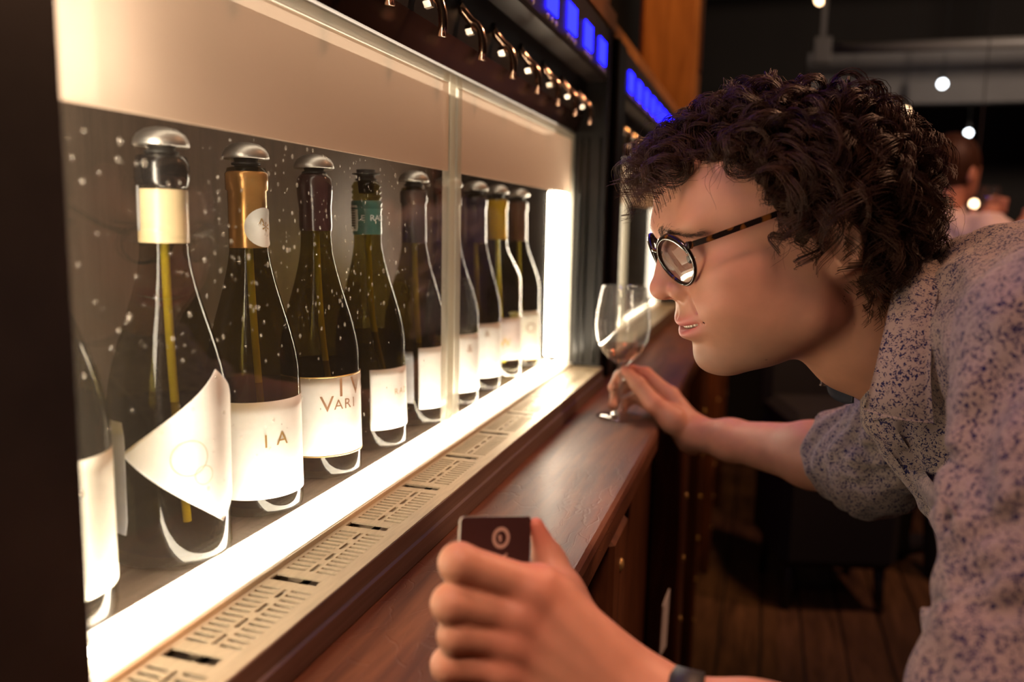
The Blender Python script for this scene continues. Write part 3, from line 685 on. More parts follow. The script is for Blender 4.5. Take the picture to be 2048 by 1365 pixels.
# ================================================================== PEOPLE (smooth distance fields turned into meshes)
def ell(p, c, r):
    q = (p - np.array(c, np.float32)) / np.array(r, np.float32)
    k0 = np.sqrt((q*q).sum(-1)); k1 = np.sqrt(((q/np.array(r, np.float32))**2).sum(-1)) + 1e-9
    return k0*(k0-1.0)/k1
def rc(p, a, b, ra, rb):
    a = np.array(a, np.float32); b = np.array(b, np.float32); ba = b-a; pa = p-a
    t = np.clip((pa@ba)/(ba@ba + 1e-12), 0, 1)
    d = pa - t[..., None]*ba
    return np.sqrt((d*d).sum(-1)) - (ra + (rb-ra)*t)
def smin(a, b, k):
    h = np.clip(0.5 + 0.5*(b-a)/k, 0, 1); return b + (a-b)*h - k*h*(1-h)
def smax(a, b, k): return -smin(-a, -b, k)
def sdf_mesh(fn, lo, hi, h, iters=2):
    """surface nets over the cells near the surface; the vertices are then pulled onto it"""
    lo = np.array(lo, float); hi = np.array(hi, float)
    B = 8; nb = np.ceil((hi-lo)/(B*h)).astype(int); n = nb*B + 1
    cs = [lo[i] + (np.arange(nb[i])+0.5)*B*h for i in range(3)]
    C = np.stack(np.meshgrid(*cs, indexing='ij'), -1).astype(np.float32)
    dc = fn(C.reshape(-1, 3)).reshape(nb)
    act = np.abs(dc) < B*h*0.87*1.7 + 0.003
    D = np.where(np.repeat(np.repeat(np.repeat(dc, B, 0), B, 1), B, 2) < 0, -1.0, 1.0).astype(np.float32)
    D = np.pad(D, ((0, 1), (0, 1), (0, 1)), mode='edge')
    idx = np.argwhere(act)
    g = np.stack(np.meshgrid(*[np.arange(B+1)]*3, indexing='ij'), -1).reshape(-1, 3)
    for s in range(0, len(idx), 400):
        ii = idx[s:s+400][:, None, :]*B + g[None]
        P = (lo + ii*h).astype(np.float32).reshape(-1, 3)
        d = fn(P)
        ii = ii.reshape(-1, 3); D[ii[:, 0], ii[:, 1], ii[:, 2]] = d
    s = D < 0
    cor = [(i, j, k) for i in (0, 1) for j in (0, 1) for k in (0, 1)]
    cnt = sum(s[i:n[0]-1+i, j:n[1]-1+j, k:n[2]-1+k].astype(np.int8) for i, j, k in cor)
    cells = np.argwhere((cnt > 0) & (cnt < 8))
    vid = np.full(n-1, -1, np.int64); vid[cells[:, 0], cells[:, 1], cells[:, 2]] = np.arange(len(cells))
    acc = np.zeros((len(cells), 3)); num = np.zeros(len(cells))
    dv = {c: D[cells[:, 0]+c[0], cells[:, 1]+c[1], cells[:, 2]+c[2]] for c in cor}
    for a in cor:
        for ax in range(3):
            if a[ax] == 0:
                b = list(a); b[ax] = 1; b = tuple(b)
                m = (dv[a] < 0) != (dv[b] < 0)
                t = np.where(m, dv[a]/(dv[a]-dv[b]+1e-12), 0)
                p = np.array(a, float)[None] + t[:, None]*(np.array(b)-np.array(a))[None]
                acc += np.where(m[:, None], p, 0); num += m
    V = lo + (cells + acc/num[:, None])*h
    F = []
    for ax in range(3):
        u, w = (ax+1) % 3, (ax+2) % 3
        sl0 = [slice(None)]*3; sl1 = [slice(None)]*3
        sl0[ax] = slice(0, n[ax]-1); sl1[ax] = slice(1, n[ax])
        ch = s[tuple(sl0)] != s[tuple(sl1)]
        e = np.argwhere(ch)
        e = e[(e[:, u] > 0) & (e[:, w] > 0) & (e[:, u] < n[u]-1) & (e[:, w] < n[w]-1)]
        ins = s[e[:, 0], e[:, 1], e[:, 2]]
        q = []
        for du, dw in ((-1, -1), (0, -1), (0, 0), (-1, 0)):
            c = e.copy(); c[:, u] += du; c[:, w] += dw; q.append(vid[c[:, 0], c[:, 1], c[:, 2]])
        q = np.stack(q, 1); q[~ins] = q[~ins][:, ::-1]
        F.append(q[(q >= 0).all(1)])
    F = np.concatenate(F)
    e = h*0.25
    for _ in range(iters):
        P = V.astype(np.float32); d = fn(P)
        gr = np.stack([fn(P + np.eye(3, dtype=np.float32)[i]*e) - fn(P - np.eye(3, dtype=np.float32)[i]*e) for i in range(3)], -1)/(2*e)
        gn = (gr*gr).sum(-1) + 0.05
        st = np.clip(d/gn, -h*0.6, h*0.6)
        V = V - 0.85*st[:, None]*gr
    return V, F

# ---- head frame: f forward (towards the bottles), l to his left, u up; O between the ears
O = np.array([0.0196, 0.7926, -0.0029])
HF = np.array([-0.9249, -0.3185, -0.2079]); HL = np.array([0.3256, -0.9455, 0.0]); HU = np.array([-0.1966, -0.0677, 0.9781])
HM = np.stack([HF, HL, HU])          # head = HM @ (P - O)
def head_of(P): return ((P - O.astype(np.float32)) @ HM.T.astype(np.float32))
def world_of(H): return O + np.asarray(H, float) @ HM

def sd_head(P):
    q = head_of(np.asarray(P, np.float32))
    a = q.copy(); a[:, 1] = np.abs(a[:, 1])          # mirrored half
    d = ell(q, (0.004, 0, 0.030), (0.105, 0.077, 0.088))
    d = smin(d, ell(q, (0.056, 0, 0.044), (0.054, 0.060, 0.048)), 0.03)
    d = smin(d, ell(a, (0.094, 0.022, 0.0275), (0.019, 0.030, 0.011)), 0.016)
    d = smin(d, ell(q, (0.1005, 0, 0.029), (0.0185, 0.018, 0.013)), 0.014)
    d = smin(d, ell(q, (0.050, 0, -0.030), (0.056, 0.060, 0.052)), 0.02)
    d = smin(d, ell(a, (0.066, 0.046, -0.020), (0.030, 0.020, 0.020)), 0.02)
    d = smin(d, ell(a, (0.062, 0.026, -0.052), (0.038, 0.030, 0.040)), 0.018)
    d = smin(d, ell(q, (0.082, 0, -0.056), (0.0275, 0.034, 0.028)), 0.016)
    jaw = rc(a, (0.012, 0.047, -0.064), (0.074, 0.014, -0.094), 0.0195, 0.0175)
    jaw = smin(jaw, rc(a, (0.006, 0.053, -0.020), (0.012, 0.047, -0.064), 0.020, 0.0195), 0.02)
    d = smin(d, jaw, 0.018)
    d = smin(d, ell(a, (0.036, 0.036, -0.046), (0.046, 0.0305, 0.046)), 0.020)
    d = smin(d, ell(q, (0.0835, 0, -0.0955), (0.0185, 0.021, 0.0168)), 0.014)
    d = smin(d, ell(q, (0.040, 0, -0.084), (0.045, 0.044, 0.029)), 0.02)
    # eye hollow, eyeball lids
    d = smax(d, -ell(a, (0.1165, 0.032, 0.0065), (0.018, 0.0165, 0.0105)), 0.012)
    lid = ell(a, (0.0905, 0.0315, 0.0040), (0.0136, 0.0148, 0.0132))
    slit = ell(a, (0.1030, 0.0320, -0.0010), (0.0095, 0.0125, 0.0016))
    d = smin(d, smax(lid, -slit, 0.0012), 0.0035)
    # nose
    nose = rc(q, (0.1065, 0, 0.0160), (0.1205, 0, -0.0235), 0.0082, 0.0098)
    nose = smin(nose, rc(q, (0.098, 0, 0.010), (0.105, 0, -0.026), 0.009, 0.0155), 0.010)
    nose = smin(nose, ell(q, (0.1215, 0, -0.0265), (0.0112, 0.0105, 0.0098)), 0.005)
    nose = smin(nose, ell(a, (0.1065, 0.0148, -0.0295), (0.0130, 0.0078, 0.0092)), 0.0045)
    d = smin(d, nose, 0.006)
    d = smax(d, -ell(a, (0.1165, 0.0062, -0.0390), (0.0062, 0.0032, 0.0055)), 0.003)
    d = smin(d, ell(a, (0.074, 0.037, -0.043), (0.0245, 0.0215, 0.020)), 0.012)      # cheek beside the mouth
    # lips: bowed bands, slightly parted
    bow = 0.20*a[:, 1]**1.0
    m = q.copy(); m[:, 0] = q[:, 0] + 8.6*a[:, 1]**2; m[:, 2] = q[:, 2] - 4.5*a[:, 1]**2 - 0.04*a[:, 1]
    up = ell(m, (0.1025, 0, -0.0588), (0.0114, 0.0420, 0.0056))
    lo_ = ell(m, (0.1005, 0, -0.0712), (0.0120, 0.0385, 0.0062))
    d = smin(d, up, 0.006); d = smin(d, lo_, 0.006)
    d = smax(d, -ell(m, (0.1085, 0, -0.0650), (0.0120, 0.0330, 0.0016)), 0.0022)
    d = smax(d, -rc(q, (0.1160, 0, -0.0420), (0.1160, 0, -0.0520), 0.0016, 0.0022), 0.005)
    # ear
    e = a - np.array((-0.004, 0.071, 0.002), np.float32)
    ct, stn = math.cos(-0.42), math.sin(-0.42)
    ex = e[:, 0]*ct + e[:, 2]*stn; ez = -e[:, 0]*stn + e[:, 2]*ct
    ey = e[:, 1] + 0.30*(ex)                                   # flares away from the skull towards the back
    E3 = np.stack([ex, ey, ez], 1)
    wz = 1.0 + 0.0*ez
    plate = ell(E3, (0, 0.004, 0), (0.0175, 0.0060, 0.0325))
    plate = smin(plate, ell(E3, (0.0055, 0.003, -0.0280), (0.0085, 0.0050, 0.0100)), 0.006)
    plate = smax(plate, -ell(E3, (0.0035, 0.0105, 0.001), (0.0105, 0.0062, 0.0200)), 0.003)
    rim = np.sqrt((np.sqrt((ex/0.0165)**2 + (ez/0.0315)**2) - 1.0)**2*0.0165**2*1.6 + (ey-0.0085)**2) - 0.0030
    rim = np.where((ex > 0.008) & (ez < 0.006), 1.0, rim)
    ear = smin(plate, rim, 0.003)
    ear = smin(ear, ell(E3, (0.0130, 0.004, -0.004), (0.0045, 0.0040, 0.0065)), 0.003)
    d = smin(d, ear, 0.006)
    for A_, B_ in FOLD: d = smax(d, -rc(a, A_, B_, 0.0007, 0.0005), 0.0045)
    # neck
    n = rc(q, (-0.012, 0, -0.056), (-0.055, 0, -0.100), 0.050, 0.0535)
    n = smin(n, rc(q, (-0.055, 0, -0.100), (-0.165, 0, -0.195), 0.0535, 0.064), 0.02)
    n = smin(n, rc(a, (-0.030, 0.052, -0.030), (-0.072, 0.012, -0.155), 0.014, 0.013), 0.022)
    n = smin(n, ell(q, (-0.030, 0, -0.130), (0.013, 0.013, 0.012)), 0.018)
    d = smin(d, n, 0.022)
    return d
FOLD = []
fp = np.array([(0.1040, 0.0245, -0.034), (0.0995, 0.0315, -0.044), (0.0950, 0.0370, -0.054), (0.0915, 0.0395, -0.061)])
for _ in range(4):                                     # smile line laid onto the skin
    W_ = world_of(fp); d_ = sd_head(W_); g_ = np.stack([sd_head(W_+np.eye(3)[i]*8e-4)-sd_head(W_-np.eye(3)[i]*8e-4) for i in range(3)], -1)/1.6e-3
    fp = head_of((W_ - d_[:, None]*g_/((g_*g_).sum(1, keepdims=True)+1e-6)).astype(np.float32))
FOLD = list(zip(fp[:-1], fp[1:]))
hv, hf = sdf_mesh(sd_head, O - np.array([0.16, 0.17, 0.25]), O + np.array([0.25, 0.17, 0.14]), 0.0016)

# ---- hands and forearms
def finger(P, pts, rr, k=0.004):
    d = None
    for a, b, ra, rb in zip(pts[:-1], pts[1:], rr[:-1], rr[1:]):
        e = rc(P, a, b, ra, rb); d = e if d is None else smin(d, e, k)
    return d
# left hand (his own left, near us) holding the card
LD = 0.500
L_idx = [at(1066, 1180, .497), at(918, 1127, .478), at(938, 1130, .504), at(985, 1150, .520)]
L_mid = [at(1036, 1228, .492), at(903, 1208, .474), at(925, 1204, .502), at(985, 1212, .516)]
L_rng = [at(1022, 1281, .490), at(912, 1270, .476), at(930, 1268, .501), at(985, 1275, .513)]
L_pky = [at(1010, 1336, .490), at(898, 1330, .480), at(918, 1328, .502), at(965, 1332, .512)]
L_thb = [at(1150, 1262, .520), at(1122, 1190, .528), at(1098, 1120, .535), at(1072, 1050, .532)]
L_wr = at(1275, 1425, .505)
L_el = at(2010, 1610, .452)
def sd_lhand(P):
    P = np.asarray(P, np.float32)
    d = finger(P, L_idx, [0.0132, 0.0113, 0.0092, 0.0080])
    d = smin(d, finger(P, L_mid, [0.0122, 0.0112, 0.0094, 0.0082]), 0.0022)
    d = smin(d, finger(P, L_rng, [0.0115, 0.0103, 0.0090, 0.0078]), 0.0022)
    d = smin(d, finger(P, L_pky, [0.0110, 0.0100, 0.0082, 0.0070]), 0.0022)
    palm = None
    for (a, r1) in ((L_idx[0], 0.0135), (L_mid[0], 0.0140), (L_rng[0], 0.0135), (L_pky[0], 0.0125)):
        e = rc(P, a + np.array([0.004, 0.004, 0.0]), L_wr + (a - L_mid[0])*0.42, r1, 0.0235)
        palm = e if palm is None else smin(palm, e, 0.010)
    # knuckles and tendons on the back of the hand
    view = -R[:, 2]
    for a in (L_idx[0], L_mid[0], L_rng[0], L_pky[0]):
        palm = smin(palm, ell(P, a + view*0.0072 + np.array([-0.001, 0, 0]), (0.0085, 0.0075, 0.0075)), 0.0085)
        palm = smin(palm, rc(P, a + view*0.0085, L_wr + (a-L_mid[0])*0.25 + view*0.020, 0.0042, 0.0030), 0.009)
    d = smin(d, palm, 0.0085)
    th = finger(P, L_thb, [0.0165, 0.0118, 0.0098, 0.0046], 0.006)
    th = smin(th, rc(P, L_thb[0], L_wr + np.array([0, 0.006, 0.012]), 0.0170, 0.020), 0.012)
    th = smin(th, rc(P, L_thb[1], L_idx[0] + np.array([0.012, 0.012, -0.006]), 0.011, 0.011), 0.016)
    d = smin(d, th, 0.008)
    d = smin(d, rc(P, L_wr, L_wr + (L_el-L_wr)*0.35, 0.0265, 0.031), 0.016)
    d = smin(d, rc(P, L_wr + (L_el-L_wr)*0.35, L_wr + (L_el-L_wr)*0.8, 0.031, 0.042), 0.016)
    d = smin(d, rc(P, L_wr + (L_el-L_wr)*0.8, L_el, 0.042, 0.040), 0.016)
    d = smin(d, rc(P, L_el, L_el + (at(2150, 700, 0.530)-L_el)*0.3, 0.040, 0.038), 0.016)
    return d
allp = np.array(L_idx+L_mid+L_rng+L_pky+L_thb+[L_wr, L_el, L_el + np.array([0.01, 0.02, 0.09])])
lv, lf = sdf_mesh(sd_lhand, allp.min(0)-0.05, allp.max(0)+0.05, 0.0019)

# right hand (far side) pinching the stem
GX, GY = -0.204, 1.267            # glass axis
STEM = np.array([GX, GY, -0.222])
R_wr = at(1388, 868, 1.262)
R_el = at(1745, 932, 0.985)
R_idx = [at(1342, 792, 1.270), at(1292, 748, 1.290), at(1262, 741, 1.300), at(1246, 748, 1.306)]
R_mid = [at(1340, 800, 1.295), at(1272, 745, 1.325), at(1240, 752, 1.330), at(1226, 775, 1.318)]
R_rng = [at(1335, 815, 1.310), at(1262, 765, 1.340), at(1232, 788, 1.335), at(1226, 812, 1.318)]
R_pky = [at(1330, 830, 1.318), at(1272, 795, 1.340), at(1248, 808, 1.335), at(1244, 828, 1.320)]
R_thb = [at(1346, 840, 1.250), at(1308, 808, 1.252), at(1276, 768, 1.262), at(1252, 742, 1.280)]
def sd_rhand(P):
    P = np.asarray(P, np.float32)
    d = finger(P, R_idx, [0.0118, 0.0102, 0.0088, 0.0074])
    d = smin(d, finger(P, R_mid, [0.0118, 0.0104, 0.0092, 0.0078]), 0.0015)
    d = smin(d, finger(P, R_rng, [0.0112, 0.0100, 0.0088, 0.0076]), 0.0015)
    d = smin(d, finger(P, R_pky, [0.0100, 0.0090, 0.0080, 0.0068]), 0.0015)
    palm = None
    for a, r1 in ((R_idx[0], 0.0135), (R_mid[0], 0.0140), (R_rng[0], 0.0135), (R_pky[0], 0.0125)):
        e = rc(P, a, R_wr + (a - R_mid[0])*0.45, r1, 0.0215); palm = e if palm is None else smin(palm, e, 0.010)
    d = smin(d, palm, 0.008)
    th = finger(P, R_thb, [0.0190, 0.0142, 0.0112, 0.0082], 0.006)
    th = smin(th, rc(P, R_thb[0], R_wr, 0.0195, 0.0220), 0.012)
    d = smin(d, th, 0.0045)
    w = R_el - R_wr
    d = smin(d, rc(P, R_wr, R_wr + w*0.25, 0.0252, 0.0275), 0.016)
    d = smin(d, rc(P, R_wr + w*0.25, R_wr + w*0.72, 0.0275, 0.0405), 0.02)
    d = smin(d, rc(P, R_wr + w*0.72, R_el, 0.0405, 0.040), 0.02)
    return d
allp = np.array(R_idx+R_mid+R_rng+R_pky+R_thb+[R_wr, R_el])
rv, rf_ = sdf_mesh(sd_rhand, allp.min(0)-0.05, allp.max(0)+0.05, 0.0022)

# ---- trunk under the shirt, joined with the rest into one body
NB = world_of([(-0.120, 0, -0.150)])[0]
SH_L = at(2150, 700, 0.530); SH_R = np.array([0.24, 0.965, -0.075])
HIP = np.array([0.66, 0.80, -0.40])
def sd_trunk(P, g=0.0):
    P = np.asarray(P, np.float32)
    q = P.copy(); q[:, 1] = 0.80 + (P[:, 1]-0.80)/1.42
    d = rc(q, (0.255, 0.80, -0.125), HIP, 0.098+g, 0.125+g)
    d = smin(d, rc(P, NB, (0.20, 0.82, -0.10), 0.062+g, 0.075+g), 0.05)
    for s in (SH_L, SH_R):
        d = smin(d, rc(P, (0.215, 0.80, -0.085), s, 0.066+g, 0.054+g), 0.05)
    return d
def sd_trunk_arms(P):
    d = sd_trunk(P)
    d = smin(d, rc(np.asarray(P, np.float32), SH_L, L_el, 0.044, 0.038), 0.03)
    d = smin(d, rc(np.asarray(P, np.float32), SH_R, R_el, 0.052, 0.040), 0.03)
    return d
tv, tf = sdf_mesh(sd_trunk_arms, (0.05, 0.36, -0.60), (0.85, 1.15, 0.06), 0.008, 1)

pt = thing('person', (0.62, 0.80, ZF), 'curly-haired person in floral shirt leaning over the counter, holding a glass and a card', 'person')
BV = np.concatenate([hv, lv, rv, tv]); off = np.cumsum([0, len(hv), len(lv), len(rv)])
BF = np.concatenate([hf+off[0], lf+off[1], rf_+off[2], tf+off[3]])
body = new('body', BV, BF, 'black_panel', pt, True)
# skin tone per vertex: lips, nose and cheeks redder, stubble on the jaw, dark scalp under the hair
colr = np.tile(np.array([0.52, 0.250, 0.160]), (len(BV), 1))
H = head_of(hv.astype(np.float32)).astype(float); a1 = np.abs(H[:, 1])
def g3(c, r): return np.exp(-(((H - np.array(c))/np.array(r))**2).sum(1))
def mixc(w, c):
    w = np.clip(w, 0, 1)[:, None]; colr[:len(hv)] = colr[:len(hv)]*(1-w) + np.array(c)*w
mixc(0.55*g3((0.125, 0, -0.027), (0.02, 0.03, 0.018)), (0.50, 0.19, 0.13))
mixc(0.35*np.maximum(g3((0.08, 0.05, -0.03), (0.04, 0.03, 0.03)), g3((0.08, -0.05, -0.03), (0.04, 0.03, 0.03))), (0.52, 0.20, 0.13))
mixc(0.62*np.exp(-((H[:, 2]+0.10)/0.024)**2)*(H[:, 0] > 0.02)*np.clip((H[:, 0]-0.02)/0.04, 0, 1), (0.30, 0.17, 0.12))
mz = H[:, 2] - 4.5*a1**2 - 0.04*a1; mf = H[:, 0] + 8.6*a1**2
lipw = np.exp(-(((mz+0.0645)/0.0098)**4)) * (mf > 0.1060) * np.exp(-((a1/0.0350)**6))
mixc(0.9*lipw, (0.48, 0.120, 0.115))
def hairline(f): return np.interp(f, [-0.12, -0.075, -0.045, -0.036, -0.030, -0.012, 0.000, 0.008, 0.022, 0.034, 0.046, 0.062, 0.080, 0.10], [-0.085, -0.085, -0.060, -0.02, 0.030, 0.034, 0.030, -0.002, 0.000, 0.018, 0.045, 0.066, 0.080, 0.088])
scalp = np.clip((H[:, 2] - hairline(H[:, 0]) - 0.004)/0.008, 0, 1) * (np.abs(H[:, 1]) < 0.0775)
mixc(scalp, (0.020, 0.010, 0.006))
# redder knuckles and fingertips
for pts, n0, n1 in ((([L_idx[0], L_mid[0], L_rng[0], L_pky[0], L_thb[3]]), off[1], off[2]), (([R_idx[1], R_thb[3], R_thb[1], R_idx[2]]), off[2], off[3])):
    X = BV[n0:n1]
    for c in pts:
        w = (0.75*np.exp(-(((X-c)**2).sum(1))/0.0145**2))[:, None]; colr[n0:n1] = colr[n0:n1]*(1-w) + np.array([0.56, 0.16, 0.11])*w
att = body.data.color_attributes.new('tone', 'FLOAT_COLOR', 'POINT')
att.data.foreach_set('color', np.concatenate([colr, (np.arange(len(colr)) < len(hv))[:, None].astype(float)], 1).astype(np.float32).ravel())
m, nt, out = nodes('skin')
b = N(nt, 'ShaderNodeBsdfPrincipled'); L(nt, b.outputs[0], out.inputs[0])
va = N(nt, 'ShaderNodeVertexColor', layer_name='tone')
tc = N(nt, 'ShaderNodeTexCoord')
n1 = N(nt, 'ShaderNodeTexNoise', Scale=55.0, Detail=4.0); L(nt, tc.outputs['Object'], n1.inputs['Vector'])
mr = N(nt, 'ShaderNodeMapRange'); mr.inputs[3].default_value = 0.84; mr.inputs[4].default_value = 1.16; L(nt, n1.outputs[0], mr.inputs[0])
mu = N(nt, 'ShaderNodeMixRGB', blend_type='MULTIPLY', Fac=1.0); L(nt, va.outputs[0], mu.inputs[1]); L(nt, mr.outputs[0], mu.inputs[2])
vo = N(nt, 'ShaderNodeTexVoronoi', Scale=62.0); L(nt, tc.outputs['Object'], vo.inputs['Vector'])        # a few moles
sp = N(nt, 'ShaderNodeSeparateXYZ'); L(nt, vo.outputs['Color'], sp.inputs[0])
rv1 = N(nt, 'ShaderNodeMath', operation='LESS_THAN'); rv1.inputs[1].default_value = 0.075; L(nt, vo.outputs['Distance'], rv1.inputs[0])
rv2 = N(nt, 'ShaderNodeMath', operation='GREATER_THAN'); rv2.inputs[1].default_value = 0.90; L(nt, sp.outputs[0], rv2.inputs[0])
rv3 = N(nt, 'ShaderNodeMath', operation='MULTIPLY'); L(nt, rv1.outputs[0], rv3.inputs[0]); L(nt, rv2.outputs[0], rv3.inputs[1])
rv4 = N(nt, 'ShaderNodeMath', operation='MULTIPLY'); rv4.inputs[1].default_value = 0.55; L(nt, rv3.outputs[0], rv4.inputs[0])
rv5 = N(nt, 'ShaderNodeMath', operation='MULTIPLY'); L(nt, rv4.outputs[0], rv5.inputs[0]); L(nt, va.outputs['Alpha'], rv5.inputs[1])
mo = N(nt, 'ShaderNodeMixRGB'); mo.inputs[2].default_value = (0.12, 0.045, 0.03, 1); L(nt, rv5.outputs[0], mo.inputs[0]); L(nt, mu.outputs[0], mo.inputs[1])
L(nt, mo.outputs[0], b.inputs['Base Color'])
b.inputs['Roughness'].default_value = 0.50; b.inputs['Specular IOR Level'].default_value = 0.35
b.inputs['Subsurface Weight'].default_value = 0.16; b.inputs['Subsurface Radius'].default_value = (1.0, 0.35, 0.2); b.inputs['Subsurface Scale'].default_value = 0.006
n2 = N(nt, 'ShaderNodeTexNoise', Scale=900.0, Detail=2.0); L(nt, tc.outputs['Object'], n2.inputs['Vector'])
bp = N(nt, 'ShaderNodeBump', Strength=0.10, Distance=0.0006); L(nt, n2.outputs[0], bp.inputs['Height']); L(nt, bp.outputs[0], b.inputs['Normal'])
body.data.materials.clear(); body.data.materials.append(MATS['skin'])

# ---- eyes and teeth
pbr('eye_white', (0.62, 0.55, 0.50), 0.15, coat=0.5)
pbr('iris', (0.05, 0.06, 0.06), 0.2)
pbr('tooth', (0.72, 0.64, 0.52), 0.25, coat=0.3)
def head_ball(c, r): 
    mb = MB().ball((0, 0, 0), (r, r, r), 24, 16); return mb.map(lambda p: world_of([np.array(c)+p])[0])
for s in (1, -1):
    e = head_ball((0.0905, 0.0315*s, 0.0040), 0.0126).build('eye', 'eye_white', pt, True)
    MB().ball((0, 0, 0), (0.0026, 0.0052, 0.0052), 20, 10).map(lambda p: world_of([np.array((0.1005, 0.0318*s, -0.0012))+p])[0]).build('iris', 'iris', e, True)
for k in range(-4, 5):
    y = k*0.0056
    fx = 0.1058 - 8.6*y*y*0.9
    MB().box(-0.0022, 0.0022, -0.00265, 0.00265, -0.0045, 0.0045, 0.0009).map(lambda p: world_of([np.array((fx, y, -0.0612 + 4.5*y*y + 0.04*abs(y)))+p])[0]).build('tooth', 'tooth', pt)

# ---- eyebrows
def strands_mesh(paths, r0, r1, sides=3):
    """paths (n, k, 3) -> thin tubes, one mesh"""
    paths = np.asarray(paths, float); n, k, _ = paths.shape
    T = np.gradient(paths, axis=1); T /= np.linalg.norm(T, axis=2, keepdims=True) + 1e-9
    up = np.array([0.31, 0.52, 0.79]); A = np.cross(T, up); A /= np.linalg.norm(A, axis=2, keepdims=True) + 1e-9; Bn = np.cross(T, A)
    rad = np.linspace(1, 0, k)[None, :, None]; rad = r1 + (r0-r1)*rad**0.6
    V = np.stack([paths + rad*(math.cos(2*math.pi*j/sides)*A + math.sin(2*math.pi*j/sides)*Bn) for j in range(sides)], 2)
    V = V.reshape(-1, 3)
    base = (np.arange(n)*k*sides)[:, None, None]; row = (np.arange(k-1)*sides)[None, :, None]; j = np.arange(sides)[None, None, :]; j2 = (j+1) % sides
    q = np.stack([base+row+j, base+row+j2, base+row+sides+j2, base+row+sides+j], -1).reshape(-1, 4)
    return V, q
pbr('hair_brown', (0.030, 0.0125, 0.0065), 0.50, noise=((0.062, 0.026, 0.012), 40), spec=0.22)
pbr('brow_brown', (0.085, 0.045, 0.026), 0.6)
def skin_out(Hp, extra=0.0003):
    """push head-frame points onto the skin"""
    P = world_of(Hp)
    for _ in range(3):
        d = sd_head(P); e = 0.0008
        g = np.stack([sd_head(P+np.eye(3)[i]*e)-sd_head(P-np.eye(3)[i]*e) for i in range(3)], -1)/(2*e)
        P = P - (d-extra)[:, None]*g/((g*g).sum(1, keepdims=True)+1e-6)
    return P
for s in (1, -1):
    n = 330; tt = rng.random(n); ww = rng.normal(0, 0.0027, n)*(1-0.45*tt)
    l = 0.012 + 0.040*tt; f0 = 0.119 - 0.030*tt**1.6; u0 = 0.0225 + 0.0030*np.sin(tt*2.2) - 0.005*tt**3 + ww
    roots = skin_out(np.stack([f0, s*l, u0], 1))
    dirn = np.stack([-0.25-0.3*tt, s*(0.55+0.35*tt), 0.55*(1-tt)-0.15], 1) + rng.normal(0, 0.18, (n, 3))
    dirn = dirn @ HM; dirn /= np.linalg.norm(dirn, axis=1, keepdims=True)
    tl = np.linspace(0, 1, 5)[None, :, None]
    ln = rng.uniform(0.005, 0.009, n)[:, None, None]
    V, F = strands_mesh(roots[:, None, :] + dirn[:, None, :]*tl*ln + (HF*0.0006)[None, None]*np.sin(tl*3.0), 0.00016, 0.00004)
    new('eyebrow', V, F, 'brow_brown', pt, True)

